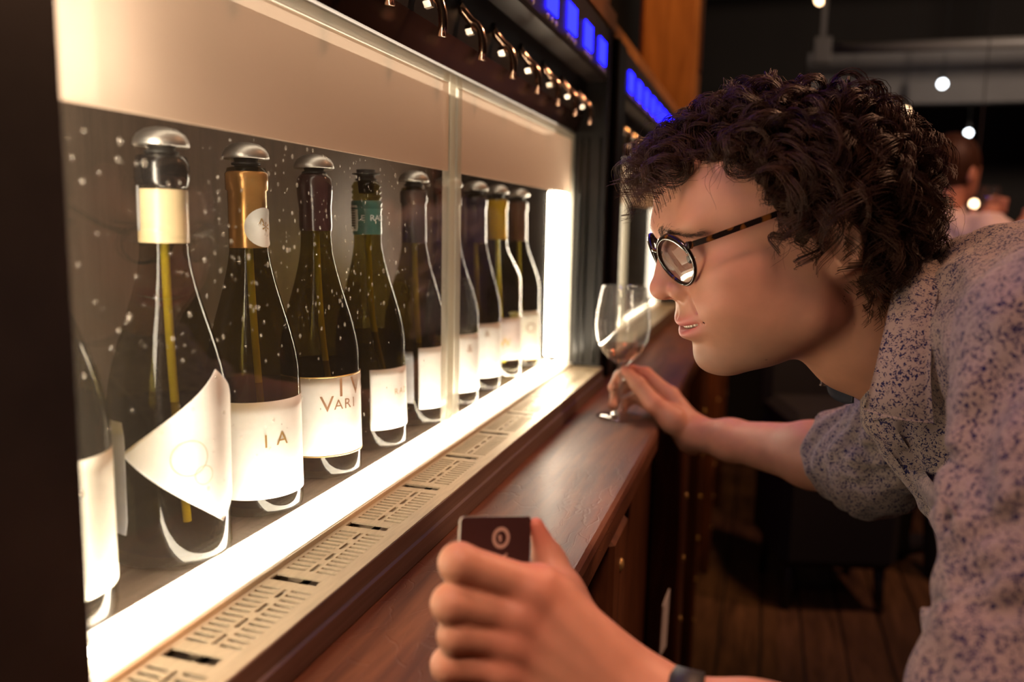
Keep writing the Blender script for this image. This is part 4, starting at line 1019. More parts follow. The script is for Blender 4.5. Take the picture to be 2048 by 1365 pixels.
# ---- curly hair: ringlet locks over a layer of loose strands
def grow(nlock, S, K, spread_r, phase_j, crange, trange, lrange, seed):
    rg = np.random.default_rng(seed)
    C0 = np.array([0.004, 0, 0.030]); RR = np.array([0.108, 0.079, 0.090])
    P0 = []; nr = []
    gold = math.pi*(3-math.sqrt(5)); M_ = nlock*2
    for i in range(M_):
        z = 1-2*(i+0.5)/M_; a = gold*i; rr_ = math.sqrt(1-z*z)
        v = np.array([rr_*math.cos(a), rr_*math.sin(a), z]) + rg.normal(0, 0.035, 3); v /= np.linalg.norm(v); p = C0 + RR*v
        if p[2] < hairline(p[0]) + 0.002: continue
        if abs(p[1]) > 0.06 and -0.020 < p[0] < 0.012 and p[2] < 0.024: continue
        P0.append(p); nr.append(v/RR)
    P0 = np.array(P0); nrm = np.array(nr); nrm /= np.linalg.norm(nrm, axis=1, keepdims=True); n = len(P0)
    ss = lambda x: np.clip(x, 0, 1)
    front = ss((P0[:, 0]-0.045)/0.05); back = ss((-P0[:, 0]-0.03)/0.05); top = ss((P0[:, 2]-0.075)/0.04); side = ss((0.07-P0[:, 2])/0.06)
    tmpl = ss((np.abs(P0[:, 1])-0.03)/0.03)*ss((P0[:, 0]-0.005)/0.03)      # temples and sideburns
    length = rg.uniform(*lrange, n) * (1 - 0.22*back) * (1 - 0.30*side*(1-back)) * (1 - 0.05*top) * (1 - 0.30*ss((-0.01-P0[:, 2])/0.04)) * (1 - 0.40*tmpl) * (1 - 0.06*front)
    earz = ss((np.abs(P0[:, 1])-0.052)/0.012)*ss((0.062-P0[:, 2])/0.03)*ss((P0[:, 0]+0.050)/0.02)*(P0[:, 0] < 0.035)
    length = length*(1-0.34*earz)
    crown = np.array([-0.045, 0, 0.118]); fl_ = P0 - crown; fl_ -= (fl_*nrm).sum(1, keepdims=True)*nrm; fl_ /= np.linalg.norm(fl_, axis=1, keepdims=True)+1e-6
    fl_ = fl_*(1-0.9*tmpl)[:, None] + np.array([-0.85, 0, 0.25])*tmpl[:, None] + np.array([0.55, 0, 0.45])*(front*(1-tmpl))[:, None] + rg.normal(0, 0.40, (n, 3))
    fl_ -= (fl_*nrm).sum(1, keepdims=True)*nrm; fl_ /= np.linalg.norm(fl_, axis=1, keepdims=True)+1e-6
    lift = rg.uniform(0.25, 0.78, n) * (1 + 0.02*back + 0.25*front - 0.45*side*(1-back)*(1-front) - 0.06*top)
    t = np.linspace(0, 1, K); gdown = HM @ np.array([0, 0, -1.0])
    cr0 = rg.uniform(*crange, n)*(1-0.30*tmpl); turns = rg.uniform(*trange, n); ph = rg.uniform(0, 6.28, n); sg = rg.choice([-1, 1], n)
    out_ = []
    for s in range(S):
        j = rg.normal(0, spread_r, (n, 3)); spr = rg.normal(0, spread_r*0.8, (n, 3))
        ll = length*rg.uniform(0.80, 1.08, n); lf_ = lift
        hgt = (lf_*ll)[:, None]*(t - 0.42*t*t)[None]
        tan = (np.sqrt(np.clip(1-lf_**2*0.55, 0.1, 1))*ll)[:, None]*(0.15*t + 0.75*t*t)[None]
        cen = P0[:, None] + j[:, None]*np.clip(1-0.4*t, 0, 1)[None, :, None] + nrm[:, None]*hgt[..., None] + fl_[:, None]*tan[..., None] \
            + gdown[None, None]*((0.36*(1-0.85*front))[:, None]*ll[:, None]*(t**2.2)[None])[..., None] + spr[:, None]*(t**1.5)[None, :, None]
        T = np.gradient(cen, axis=1); T /= np.linalg.norm(T, axis=2, keepdims=True)+1e-9
        A = np.cross(T, np.broadcast_to(nrm[:, None], T.shape)); A /= np.linalg.norm(A, axis=2, keepdims=True)+1e-6; Bn = np.cross(T, A)
        cr = (cr0*rg.uniform(0.88, 1.12, n))[:, None]*np.clip(t*2.4, 0, 1)[None]*(1+0.35*t)[None]
        an = ph[:, None] + rg.normal(0, phase_j, n)[:, None] + sg[:, None]*2*math.pi*turns[:, None]*t[None]*(0.75+0.5*t)[None]
        out_.append(cen + cr[..., None]*(np.cos(an)[..., None]*A + np.sin(an)[..., None]*Bn))
    X = np.concatenate(out_)
    q = (X - C0)/(RR*1.012); r = np.linalg.norm(q, axis=2, keepdims=True)
    return C0 + np.where(r < 1, q/np.maximum(r, 1e-3), q)*(RR*1.012)
lock = grow(520, 17, 32, 0.0011, 0.14, (0.0050, 0.0100), (1.2, 2.3), (0.058, 0.090), 5)
fuzz = grow(900, 2, 24, 0.0030, 0.5, (0.0030, 0.0085), (1.0, 2.2), (0.050, 0.092), 9)
V1, F1 = strands_mesh(world_of(lock.reshape(-1, 3)).reshape(lock.shape), 0.00040, 0.00016)
V2, F2 = strands_mesh(world_of(fuzz.reshape(-1, 3)).reshape(fuzz.shape), 0.00022, 0.00008)
hair = new('hair', np.concatenate([V1, V2]), np.concatenate([F1, F2+len(V1)]), 'hair_brown', pt, True, label='dark brown curly hair')

# ---- glasses
m, nt, out = nodes('tortoise')
b = N(nt, 'ShaderNodeBsdfPrincipled', Roughness=0.16); L(nt, b.outputs[0], out.inputs[0]); b.inputs['Coat Weight'].default_value = 0.5
tc = N(nt, 'ShaderNodeTexCoord'); n1 = N(nt, 'ShaderNodeTexNoise', Scale=95.0, Detail=1.5); L(nt, tc.outputs['Object'], n1.inputs['Vector'])
rp = N(nt, 'ShaderNodeValToRGB'); L(nt, n1.outputs[0], rp.inputs[0]); L(nt, rp.outputs[0], b.inputs['Base Color'])
rp.color_ramp.elements[0].position = 0.60; rp.color_ramp.elements[0].color = (0.010, 0.005, 0.004, 1)
rp.color_ramp.elements[1].position = 0.70; rp.color_ramp.elements[1].color = (0.16, 0.052, 0.009, 1)
gl = thing('eyeglasses', world_of([(0.11, 0, -0.02)])[0], 'round dark tortoiseshell eyeglasses on the curly-haired person', 'glasses')
def gf(l): return 0.1245 - 0.36*abs(l)
def rim_path(s, k=1.0, n=48):
    pts = []
    for i in range(n+1):
        w = 2*math.pi*i/n
        l = 0.0335 + 0.0232*k*math.cos(w)*(1.0 - 0.16*max(0.0, -math.sin(w))**1.5); u = -0.0015 + 0.0216*k*math.sin(w)
        if math.sin(w) > 0: u *= 1.0 - 0.06*abs(math.cos(w))
        pts.append((gf(l) + 0.24*u, s*l, u))
    return pts
for s in (1, -1):
    rp_ = rim_path(s)
    rr = [0.0018 + 0.0013*max(0, math.sin(2*math.pi*i/48)) for i in range(49)]
    rim = MB().tube(world_of(rp_), rr, 8, cap=False).build('rim', 'tortoise', gl, True)
    ip = rim_path(s, 0.965); c = np.mean(ip, 0)
    V = [c + np.array([0.0016, 0, 0])] + [c + (np.array(p)-c)*0.5 + np.array([0.0012, 0, 0]) for p in ip[:-1]] + [np.array(p) for p in ip[:-1]]
    F = [(0, 1+i, 1+(i+1) % 48) for i in range(48)] + [(1+i, 49+i, 49+(i+1) % 48, 1+(i+1) % 48) for i in range(48)]
    new('lens', world_of(np.array(V)), F, 'lens_glass', gl, True)
    MB().box(-0.0022, 0.0022, -0.0045, 0.0040, -0.0032, 0.0032, 0.0008).map(lambda q: world_of([np.array((0.1055, 0.0588*s, 0.0115))+q])[0]).build('end_piece', 'tortoise', gl)
    tp = [(0.1050, 0.0605*s, 0.0115), (0.1020, 0.0640*s, 0.0125), (0.093, 0.0690*s, 0.0140), (0.070, 0.0755*s, 0.0185), (0.042, 0.0795*s, 0.0235), (0.010, 0.0800*s, 0.0290), (-0.012, 0.0790*s, 0.0320), (-0.030, 0.0775*s, 0.024), (-0.038, 0.076*s, 0.008)]
    V = []; F = []
    for p in tp:
        for dl, du in ((-0.0011, -0.0024), (0.0011, -0.0024), (0.0011, 0.0024), (-0.0011, 0.0024)): V.append((p[0], p[1]+dl, p[2]+du))
    for i in range(len(tp)-1):
        for j in range(4): F.append((i*4+j, i*4+(j+1) % 4, i*4+4+(j+1) % 4, i*4+4+j))
    F += [(0, 1, 2, 3), tuple(len(V)-4+j for j in (3, 2, 1, 0))]
    new('temple_arm', world_of(np.array(V)), F, 'tortoise', gl)
MB().tube(world_of([(0.1195, 0.0105, 0.006), (0.1225, 0.006, 0.0085), (0.1232, 0, 0.0092), (0.1225, -0.006, 0.0085), (0.1195, -0.0105, 0.006)]), 0.0019, 8).build('bridge', 'tortoise', gl, True)

# ---- shirt
m, nt, out = nodes('floral_cloth')
b = N(nt, 'ShaderNodeBsdfPrincipled', Roughness=0.85); L(nt, b.outputs[0], out.inputs[0]); b.inputs['Specular IOR Level'].default_value = 0.15
b.inputs['Sheen Weight'].default_value = 0.15
tc = N(nt, 'ShaderNodeTexCoord')
nz = N(nt, 'ShaderNodeTexNoise', Scale=240.0, Detail=2.0); L(nt, tc.outputs['Object'], nz.inputs['Vector'])
mv = N(nt, 'ShaderNodeMixRGB', blend_type='LINEAR_LIGHT', Fac=0.0050); L(nt, tc.outputs['Object'], mv.inputs[1]); L(nt, nz.outputs[1], mv.inputs[2])
def blob(scale, thr, keep, lo):
    v = N(nt, 'ShaderNodeTexVoronoi', Scale=scale); L(nt, mv.outputs[0], v.inputs['Vector'])
    s_ = N(nt, 'ShaderNodeSeparateXYZ'); L(nt, v.outputs['Color'], s_.inputs[0])
    a = N(nt, 'ShaderNodeMath', operation='LESS_THAN'); a.inputs[1].default_value = thr; L(nt, v.outputs['Distance'], a.inputs[0])
    k = N(nt, 'ShaderNodeMath', operation='GREATER_THAN'); k.inputs[1].default_value = keep; L(nt, s_.outputs[0], k.inputs[0])
    mm = N(nt, 'ShaderNodeMath', operation='MULTIPLY'); L(nt, a.outputs[0], mm.inputs[0]); L(nt, k.outputs[0], mm.inputs[1]); return mm
b1 = blob(285.0, 0.37, 0.30, 0); b2 = blob(500.0, 0.42, 0.42, 0)
cl = N(nt, 'ShaderNodeTexNoise', Scale=140.0, Detail=2.0); L(nt, tc.outputs['Object'], cl.inputs['Vector'])
cm = N(nt, 'ShaderNodeMath', operation='GREATER_THAN'); cm.inputs[1].default_value = 0.43; L(nt, cl.outputs[0], cm.inputs[0])
mx = N(nt, 'ShaderNodeMath', operation='MAXIMUM'); L(nt, b1.outputs[0], mx.inputs[0]); L(nt, b2.outputs[0], mx.inputs[1])
mm = N(nt, 'ShaderNodeMath', operation='MULTIPLY'); L(nt, mx.outputs[0], mm.inputs[0]); L(nt, cm.outputs[0], mm.inputs[1])
vn = N(nt, 'ShaderNodeTexVoronoi', feature='DISTANCE_TO_EDGE', Scale=150.0); L(nt, mv.outputs[0], vn.inputs['Vector'])
vl = N(nt, 'ShaderNodeMath', operation='LESS_THAN'); vl.inputs[1].default_value = 0.022; L(nt, vn.outputs[0], vl.inputs[0])
n5 = N(nt, 'ShaderNodeTexNoise', Scale=130.0); L(nt, tc.outputs['Object'], n5.inputs['Vector'])
v5 = N(nt, 'ShaderNodeMath', operation='GREATER_THAN'); v5.inputs[1].default_value = 0.52; L(nt, n5.outputs[0], v5.inputs[0])
v6 = N(nt, 'ShaderNodeMath', operation='MULTIPLY'); L(nt, vl.outputs[0], v6.inputs[0]); L(nt, v5.outputs[0], v6.inputs[1])
v7 = N(nt, 'ShaderNodeMath', operation='MAXIMUM'); L(nt, mm.outputs[0], v7.inputs[0]); L(nt, v6.outputs[0], v7.inputs[1])
mc = N(nt, 'ShaderNodeMixRGB'); L(nt, v7.outputs[0], mc.inputs[0]); mc.inputs[1].default_value = (0.32, 0.245, 0.215, 1); mc.inputs[2].default_value = (0.014, 0.013, 0.060, 1)
L(nt, mc.outputs[0], b.inputs['Base Color'])
wv = N(nt, 'ShaderNodeTexNoise', Scale=1500.0); L(nt, tc.outputs['Object'], wv.inputs['Vector'])
bp = N(nt, 'ShaderNodeBump', Strength=0.12, Distance=0.0005); L(nt, wv.outputs[0], bp.inputs['Height']); L(nt, bp.outputs[0], b.inputs['Normal'])
pbr('navy_cloth', (0.012, 0.014, 0.026), 0.85)
pbr('denim_dark', (0.015, 0.016, 0.022), 0.9, noise=((0.022, 0.023, 0.030), 60))
pbr('shoe_leather', (0.02, 0.012, 0.008), 0.4)

CA, CB, CC = at(1800, 528, .715), at(1734, 818, .690), at(1650, 775, .79)
cn = np.cross(CB-CA, CC-CA); cn /= np.linalg.norm(cn)
if cn @ (O-CA) < 0: cn = -cn
R_cf = at(1664, 896, 1.045)
cut_t = 0.80
def fold(P):
    w = np.sin(P@np.array([60., 25, 95], np.float32) + 1.8*np.sin(P@np.array([28., -50, 17], np.float32)))
    w += 0.8*np.sin(P@np.array([-45., 110, 60], np.float32) + 1.5*np.sin(P@np.array([60., 20, -38], np.float32)))
    w += 0.5*np.sin(P@np.array([150., 60, -70], np.float32) + 2.0*np.sin(P@np.array([-40., 44, 52], np.float32)))
    return w
def sd_shirt(P):
    P = np.asarray(P, np.float32)
    d = sd_trunk(P, 0.012)
    d = smin(d, rc(P, at(1792, 838, .735), at(2066, 1030, .725), 0.028, 0.066), 0.035)
    d = smin(d, rc(P, at(2066, 1030, .725), np.array([0.52, 0.83, -0.33]), 0.066, 0.10), 0.05)
    d = smax(d, (P-CA.astype(np.float32))@cn.astype(np.float32), 0.004)
    # shoulder seam and left sleeve
    ax = L_el - SH_L
    e = rc(P, SH_L, SH_L+ax*0.40, 0.070, 0.059); e = smin(e, rc(P, SH_L+ax*0.40, SH_L+ax*0.70, 0.058, 0.049), 0.02)
    tt = (P-SH_L.astype(np.float32))@(ax/(ax@ax)).astype(np.float32)
    e = e + 0.0016*np.sin(tt*46 + 2.2*np.sin(P[:, 0]*48) + P[:, 1]*30)*np.clip((tt-0.1)*3, 0, 1)
    d = smin(d, e, 0.010)
    cu = np.maximum(rc(P, SH_L+ax*0.5, SH_L+ax, 0.0575, 0.0560), -(tt-0.672)*0.29)      # rolled cuff
    cu = smax(cu, (tt-0.86)*0.29, 0.004)
    d = smin(d, cu, 0.003)
    # right sleeve
    e = rc(P, SH_R, R_el, 0.068, 0.060)
    e = smin(e, rc(P, R_el, R_cf, 0.057, 0.0545), 0.02)
    ax2 = R_cf - R_el; al = np.linalg.norm(ax2); an_ = (ax2/al).astype(np.float32)
    e = smax(e, (P-R_cf.astype(np.float32))@an_, 0.008)
    t2 = (P-R_el.astype(np.float32))@an_
    e = e + 0.0020*np.sin(t2*190 + 2*np.sin(P[:, 2]*55) + P[:, 1]*50)
    d = smin(d, e, 0.008)
    hole = rc(P, R_el, R_cf + ax2*0.5, 0.046, 0.046)
    d = smax(d, -smax(hole, (R_cf.astype(np.float32)@an_ - 0.018) - P@an_, 0.002), 0.003)
    d = d + 0.0014*fold(P)
    d = smax(d, (P[:, 0]-0.72), 0.01)
    for ch, rad, k in GROOVES:
        for a, c in zip(ch[:-1], ch[1:]): d = smax(d, -rc(P, a, c, rad, rad), k)
    return d
GROOVES = []
def on_shirt(u, v, d0=0.34, d1=1.2):
    ds = np.arange(d0, d1, 0.001); X = np.array([at(u, v, q) for q in ds]); s_ = sd_shirt(X)
    i = np.argmax(s_ < 0) if (s_ < 0).any() else np.argmin(s_); return X[i]
gr = []
for line, rad, k, dd in (([(2100, 640), (2050, 692), (1995, 762), (1948, 838), (1930, 925), (1928, 1000)], 0.0085, 0.018, 0.34),
                     ([(1812, 852), (1822, 905), (1838, 955), (1862, 1010)], 0.0028, 0.008, 0.5),
                     ([(1878, 858), (1886, 920), (1892, 980), (1905, 1050)], 0.0035, 0.011, 0.5),
                     ([(1960, 900), (1955, 985), (1965, 1060)], 0.0022, 0.010, 0.34), ([(2010, 1120), (1960, 1150), (1920, 1165)], 0.0026, 0.010, 0.34),
                     ([(2048, 1215), (1985, 1232), (1915, 1222)], 0.0026, 0.009, 0.34), ([(2048, 1010), (2000, 1050), (1940, 1075)], 0.0022, 0.010, 0.34),
                     ([(1668, 922), (1695, 942), (1745, 950), (1790, 940)], 0.0040, 0.010, 0.85), ([(1700, 880), (1740, 905), (1775, 912)], 0.0030, 0.010, 0.85), ([(1690, 965), (1730, 972), (1780, 962)], 0.0030, 0.010, 0.85)):
    gr.append(([on_shirt(u, v, dd) for u, v in line], rad, k))
GROOVES = gr
sv, sf = sdf_mesh(sd_shirt, (0.02, 0.34, -0.62), (0.78, 1.16, 0.09), 0.0042, 1)
shirt = new('shirt', sv, sf, 'floral_cloth', pt, True, label='off-white shirt with small navy flowers, sleeves rolled')

def spline(pts, n):
    pts = np.array(pts, float); k = len(pts); out_ = []
    P_ = np.vstack([2*pts[0]-pts[1], pts, 2*pts[-1]-pts[-2]])
    for i in range(n):
        x = i/(n-1)*(k-1); j = min(int(x), k-2); t = x-j; p0, p1, p2, p3 = P_[j:j+4]
        out_.append(0.5*((2*p1) + (-p0+p2)*t + (2*p0-5*p1+4*p2-p3)*t*t + (-p0+3*p1-3*p2+p3)*t**3))
    return np.array(out_)
def sheet(name, A, B, mat, parent, n=40, m=10, bulge=0.004, thick=0.0022, **kw):
    """cloth leaf between two edge curves, with thickness"""
    A = spline(A, n); B = spline(B, n)
    G = np.array([[A[i]*(1-j/m) + B[i]*(j/m) for j in range(m+1)] for i in range(n)])
    du = np.gradient(G, axis=0); dv = np.gradient(G, axis=1); nn = np.cross(du, dv); nn /= np.linalg.norm(nn, axis=2, keepdims=True)+1e-9
    if (nn[n//2, m//2] @ -G[n//2, m//2]) < 0: nn = -nn
    jj = np.linspace(0, 1, m+1)
    G = G + nn*(bulge*np.sin(jj*math.pi))[None, :, None]
    V = np.concatenate([(G+nn*thick/2).reshape(-1, 3), (G-nn*thick/2).reshape(-1, 3)]); k = n*(m+1); F = []
    for i in range(n-1):
        for j in range(m):
            q = (i*(m+1)+j, i*(m+1)+j+1, (i+1)*(m+1)+j+1, (i+1)*(m+1)+j); F.append(q); F.append(tuple(x+k for x in q[::-1]))
    ring = [j for j in range(m+1)] + [i*(m+1)+m for i in range(1, n)] + [(n-1)*(m+1)+j for j in range(m-1, -1, -1)] + [i*(m+1) for i in range(n-2, 0, -1)]
    for a, c in zip(ring, ring[1:]+ring[:1]): F.append((a, c, c+k, a+k))
    return new(name, V, F, mat, parent, True, **kw)
sheet('collar', [at(1868, 498, .86), at(1825, 505, .78), at(1799, 530, .715), at(1780, 610, .683), at(1758, 705, .672), at(1738, 785, .676), at(1727, 818, .684)],
      [at(1925, 500, .86), at(1905, 512, .76), at(1885, 548, .685), at(1868, 640, .655), at(1862, 735, .648), at(1864, 800, .650), at(1868, 846, .655)], 'floral_cloth', shirt, bulge=0.005)
sheet('collar', [at(1868, 498, .86), at(1790, 540, .90), at(1720, 640, .88), at(1672, 735, .83), at(1650, 748, .805), at(1634, 748, .80)],
      [at(1905, 512, .90), at(1840, 560, .96), at(1760, 660, .95), at(1700, 750, .88), at(1672, 772, .83), at(1640, 772, .81)], 'floral_cloth', shirt, bulge=0.003)
sheet('collar_lining', [at(1655, 756, .795), at(1668, 760, .785), at(1690, 768, .775), at(1712, 778, .765)], [at(1658, 785, .792), at(1668, 798, .782), at(1690, 808, .772), at(1706, 806, .762)], 'navy_cloth', shirt, n=16, m=6, bulge=0.001)
pk = [(1738, 838), (1762, 884), (1806, 950), (1850, 1012), (1884, 1058)]
sheet('placket', [on_shirt(u+8, v, .5) + np.array([0, -0.0012, -0.0008]) for u, v in pk], [on_shirt(u+44, v-6, .5) + np.array([0, -0.0016, 0]) for u, v in pk], 'floral_cloth', shirt, n=30, m=5, bulge=0.0012, thick=0.0016)
def sd_pants(P):
    P = np.asarray(P, np.float32)
    d = rc(P, (0.60, 0.80, -0.40), (0.70, 0.80, -0.42), 0.145, 0.15)
    for yy in (0.70, 0.90):
        d = smin(d, rc(P, (0.68, 0.80+(yy-0.80)*0.8, -0.46), (0.60, yy, -0.86), 0.105, 0.072), 0.05)
        d = smin(d, rc(P, (0.60, yy, -0.86), (0.66, yy, ZF+0.05), 0.072, 0.058), 0.02)
    return d + 0.003*fold(P)
v_, f_ = sdf_mesh(sd_pants, (0.40, 0.50, ZF), (0.92, 1.10, -0.22), 0.012, 1)
new('trousers', v_, f_, 'denim_dark', pt, True)
for yy in (0.70, 0.90):
    def sd_shoe(P, yy=yy):
        P = np.asarray(P, np.float32)
        d = rc(P, (0.685, yy, ZF+0.052), (0.53, yy, ZF+0.034), 0.048, 0.036)
        return smax(smin(d, rc(P, (0.66, yy, ZF+0.05), (0.66, yy, ZF+0.11), 0.046, 0.05), 0.02), -(P[:, 2]-ZF-0.001), 0.004)
    v_, f_ = sdf_mesh(sd_shoe, (0.45, yy-0.08, ZF-0.01), (0.76, yy+0.08, ZF+0.18), 0.007, 1)
    new('shoe', v_, f_, 'shoe_leather', pt, True)

# ---- wrist watch
wa = (L_el-L_wr); wl2 = np.linalg.norm(wa); wd = wa/wl2
wt = thing('wrist_watch', L_wr + wd*0.024, 'black strap watch on the wrist of the hand with the card', 'watch')
def ring_band(c, d, r, w, th, name, mat, parent, n=36):
    a = np.cross(d, [0, 0, 1.0]); a /= np.linalg.norm(a); b_ = np.cross(d, a); V = []; F = []
    pr = [(r, -w/2), (r+th, -w/2+0.0005), (r+th, w/2-0.0005), (r, w/2)]
    for i in range(n):
        q = 2*math.pi*i/n
        for rr_, h in pr: V.append(c + rr_*(math.cos(q)*a + math.sin(q)*b_) + d*h)
    for i in range(n):
        for j in range(4): F.append((i*4+j, i*4+(j+1) % 4, ((i+1) % n)*4+(j+1) % 4, ((i+1) % n)*4+j))
    return new(name, V, F, mat, parent, True)
ring_band(L_wr + wd*0.026, wd, 0.0292, 0.021, 0.0022, 'strap', 'rubber', wt)
pbr('watch_case', (0.55, 0.55, 0.62), 0.3, metal=0.8)
ring_band(L_wr + wd*0.0135, wd, 0.0288, 0.004, 0.002, 'buckle_edge', 'watch_case', wt)

# ---- card in the left hand
pbr('card_dark', (0.045, 0.017, 0.016), 0.42)
pbr('card_edge', (0.60, 0.55, 0.48), 0.5)
pbr('card_print', (0.48, 0.33, 0.27), 0.5)
c00, c10 = at(921, 1034, .500), at(1061, 1033, .531)
cu_ = c10-c00; cw = np.linalg.norm(cu_); cu_ /= cw
cv_ = at(930, 1150, .498)-c00; cv_ -= (cv_@cu_)*cu_; cv_ /= np.linalg.norm(cv_)
cnn = np.cross(cu_, cv_); cnn = cnn if cnn @ -c00 > 0 else -cnn
kc = thing('key_card', c00 + cv_*0.05, 'dark brown plastic card with round emblem held in the near hand', 'card')
def rrect(w, h, r, n=6):
    pts = []
    for cx, cy, a0 in ((w-r, r, -90), (w-r, h-r, 0), (r, h-r, 90), (r, r, 180)):
        for i in range(n+1):
            a = math.radians(a0 + 90*i/n); pts.append((cx+r*math.cos(a), cy+r*math.sin(a)))
    return pts
pts = rrect(cw, 0.060, 0.0032)
for nm, o0, o1, mt in (('card_face', 0.0007, 0.0001, 'card_dark'), ('card_core', 0.0001, -0.0012, 'card_edge')):
    V = [c00 + cu_*x + cv_*y + cnn*o0 for x, y in pts] + [c00 + cu_*x + cv_*y + cnn*o1 for x, y in pts]; k = len(pts)
    new(nm, V, [tuple(range(k)), tuple(range(k, 2*k))[::-1]] + [(i, (i+1) % k, k+(i+1) % k, k+i) for i in range(k)], mt, kc)
def card_flat(name, v2, f2): new(name, [c00 + cu_*x + cv_*y + cnn*0.0009 for x, y in v2], f2, 'card_print', kc)
cx, cy = cw*0.565, 0.0130
v2 = []; n = 40
for r in (0.0042, 0.0066):
    for i in range(n): v2.append((cx+r*math.cos(2*math.pi*i/n), cy+r*math.sin(2*math.pi*i/n)))
card_flat('emblem_ring', v2, [(i, (i+1) % n, n+(i+1) % n, n+i) for i in range(n)])
card_flat('emblem_mark', [(cx-0.0024, cy-0.0012), (cx-0.0008, cy-0.0020), (cx+0.0004, cy-0.0005), (cx+0.0002, cy+0.0022), (cx-0.0012, cy+0.0026), (cx-0.0016, cy+0.0006)], [(0, 1, 2, 3, 4, 5)])
card_flat('letter_stroke', [(cx-0.0025, 0.0262), (cx+0.0050, 0.0222), (cx+0.0056, 0.0234), (cx-0.0017, 0.0276)], [(0, 1, 2, 3)])
card_flat('letter_stroke', [(cx-0.0025, 0.0262), (cx-0.0017, 0.0248), (cx+0.0050, 0.0300), (cx+0.0044, 0.0312)], [(0, 1, 2, 3)])

# ---- wine glass in the right hand
wg = thing('wine_glass', (GX, GY, ZK), 'stemmed glass with a little pink wine held at the counter edge', 'wine glass')
prof = [(0.0, 0.0030), (0.034, 0.0008), (0.0365, 0.0010), (0.0362, 0.0022), (0.020, 0.0045), (0.0075, 0.0085), (0.0045, 0.018), (0.0042, 0.055), (0.0050, 0.075), (0.0085, 0.084), (0.020, 0.092), (0.0315, 0.1045), (0.0395, 0.122), (0.0424, 0.142), (0.0408, 0.165), (0.0365, 0.190), (0.0335, 0.205), (0.0333, 0.2056), (0.0329, 0.205)]
inner = [(0.0358, 0.190), (0.0400, 0.165), (0.0416, 0.142), (0.0387, 0.122), (0.0307, 0.105), (0.019, 0.0935), (0.006, 0.0880), (0.0, 0.0874)]
MB().lathe(prof+inner, (GX, GY, ZK+0.0005), 56, cap=False).build('glass', 'glass_clear', wg, True)
wp = [(0.0, 0.0885), (0.006, 0.0888), (0.0185, 0.0943), (0.0300, 0.1055), (0.0352, 0.1140), (0.0340, 0.1142), (0.0, 0.1142)]
MB().lathe(wp, (GX, GY, ZK+0.0005), 48, cap=False).build('wine', 'wine_rose', wg, True)

# ================================================================== BACKGROUND
hc = at(1908, 345, 3.05)
pg = thing('person', (hc[0], hc[1], ZF), 'blurred guest in a pale shirt standing far behind, raising a glass', 'person')
gfw = np.array([0.75, 0.66, 0.0]); gl_ = np.array([-0.66, 0.75, 0.0])
def G(f, l, u): return hc + gfw*f + gl_*l + np.array([0, 0, u])
hR = at(1965, 452, 3.0); hL = at(2036, 478, 2.9)
def sd_guest(P):
    P = np.asarray(P, np.float32)
    q = (P-hc.astype(np.float32))@np.stack([gfw, gl_, [0, 0, 1]]).T.astype(np.float32)
    d = ell(q, (0, 0, 0.015), (0.098, 0.078, 0.115)); d = smin(d, ell(q, (0.05, 0, -0.06), (0.045, 0.048, 0.06)), 0.03)
    d = smin(d, rc(q, (0.09, 0, 0.0), (0.105, 0, -0.03), 0.008, 0.013), 0.01)
    for s in (1, -1): d = smin(d, ell(q, (-0.01, 0.08*s, -0.01), (0.02, 0.01, 0.032)), 0.006)
    d = smin(d, rc(q, (-0.02, 0, -0.06), (-0.03, 0, -0.20), 0.055, 0.06), 0.02)
    for a, b_ in ((G(0.05, -0.21, -0.42), hR), (G(0.10, 0.22, -0.44), hL)):
        d = smin(d, rc(P, a, b_, 0.042, 0.030), 0.01)
        u = np.array([0.02, 0.0, 0.05])
        d = smin(d, rc(P, b_, b_+u, 0.034, 0.030), 0.015)
        for k in range(4):
            o_ = np.array([-0.012+0.018*k, 0.0, 0.0]); d = smin(d, rc(P, b_+u+o_, b_+u+o_+np.array([0.004, -0.01, 0.055-0.006*abs(k-1)]), 0.0105, 0.008), 0.004)
        d = smin(d, rc(P, b_+np.array([-0.02, -0.01, 0.02]), b_+np.array([-0.045, -0.02, 0.06]), 0.012, 0.009), 0.008)
    return d
lo = np.minimum(np.minimum(hR, hL), G(-0.2, -0.3, -0.6)) - 0.15; hi = np.maximum(np.maximum(hR, hL), G(0.2, 0.3, 0.2)) + 0.15
v_, f_ = sdf_mesh(sd_guest, lo, hi, 0.008, 1)
gb = new('body', v_, f_, 'black_panel', pg, True)
pbr('guest_skin', (0.50, 0.235, 0.15), 0.55); gb.data.materials.clear(); gb.data.materials.append(MATS['guest_skin'])
def sd_gshirt(P):
    P = np.asarray(P, np.float32); q = (P-hc.astype(np.float32))@np.stack([gfw, gl_, [0, 0, 1]]).T.astype(np.float32)
    w = q.copy(); w[:, 1] = q[:, 1]/1.5
    d = rc(w, (-0.03, 0, -0.30), (-0.02, 0, -0.70), 0.125, 0.12); d = smin(d, rc(q, (-0.03, -0.17, -0.215), (-0.03, 0.17, -0.215), 0.065, 0.065), 0.05)
    d = smin(d, rc(q, (-0.03, 0, -0.15), (-0.03, 0, -0.25), 0.062, 0.08), 0.03)
    for s, e in ((-1, G(0.05, -0.21, -0.42)), (1, G(0.10, 0.22, -0.44))): d = smin(d, rc(P, G(-0.03, 0.20*s, -0.23), e, 0.066, 0.054), 0.03)
    return d + 0.004*fold(P*0.6)
v_, f_ = sdf_mesh(sd_gshirt, G(0, 0, -0.9) - np.array([0.45, 0.45, 0]), G(0, 0, -0.05) + np.array([0.45, 0.45, 0]), 0.011, 1)
pbr('guest_shirt', (0.60, 0.52, 0.52), 0.85); new('shirt', v_, f_, 'guest_shirt', pg, True)
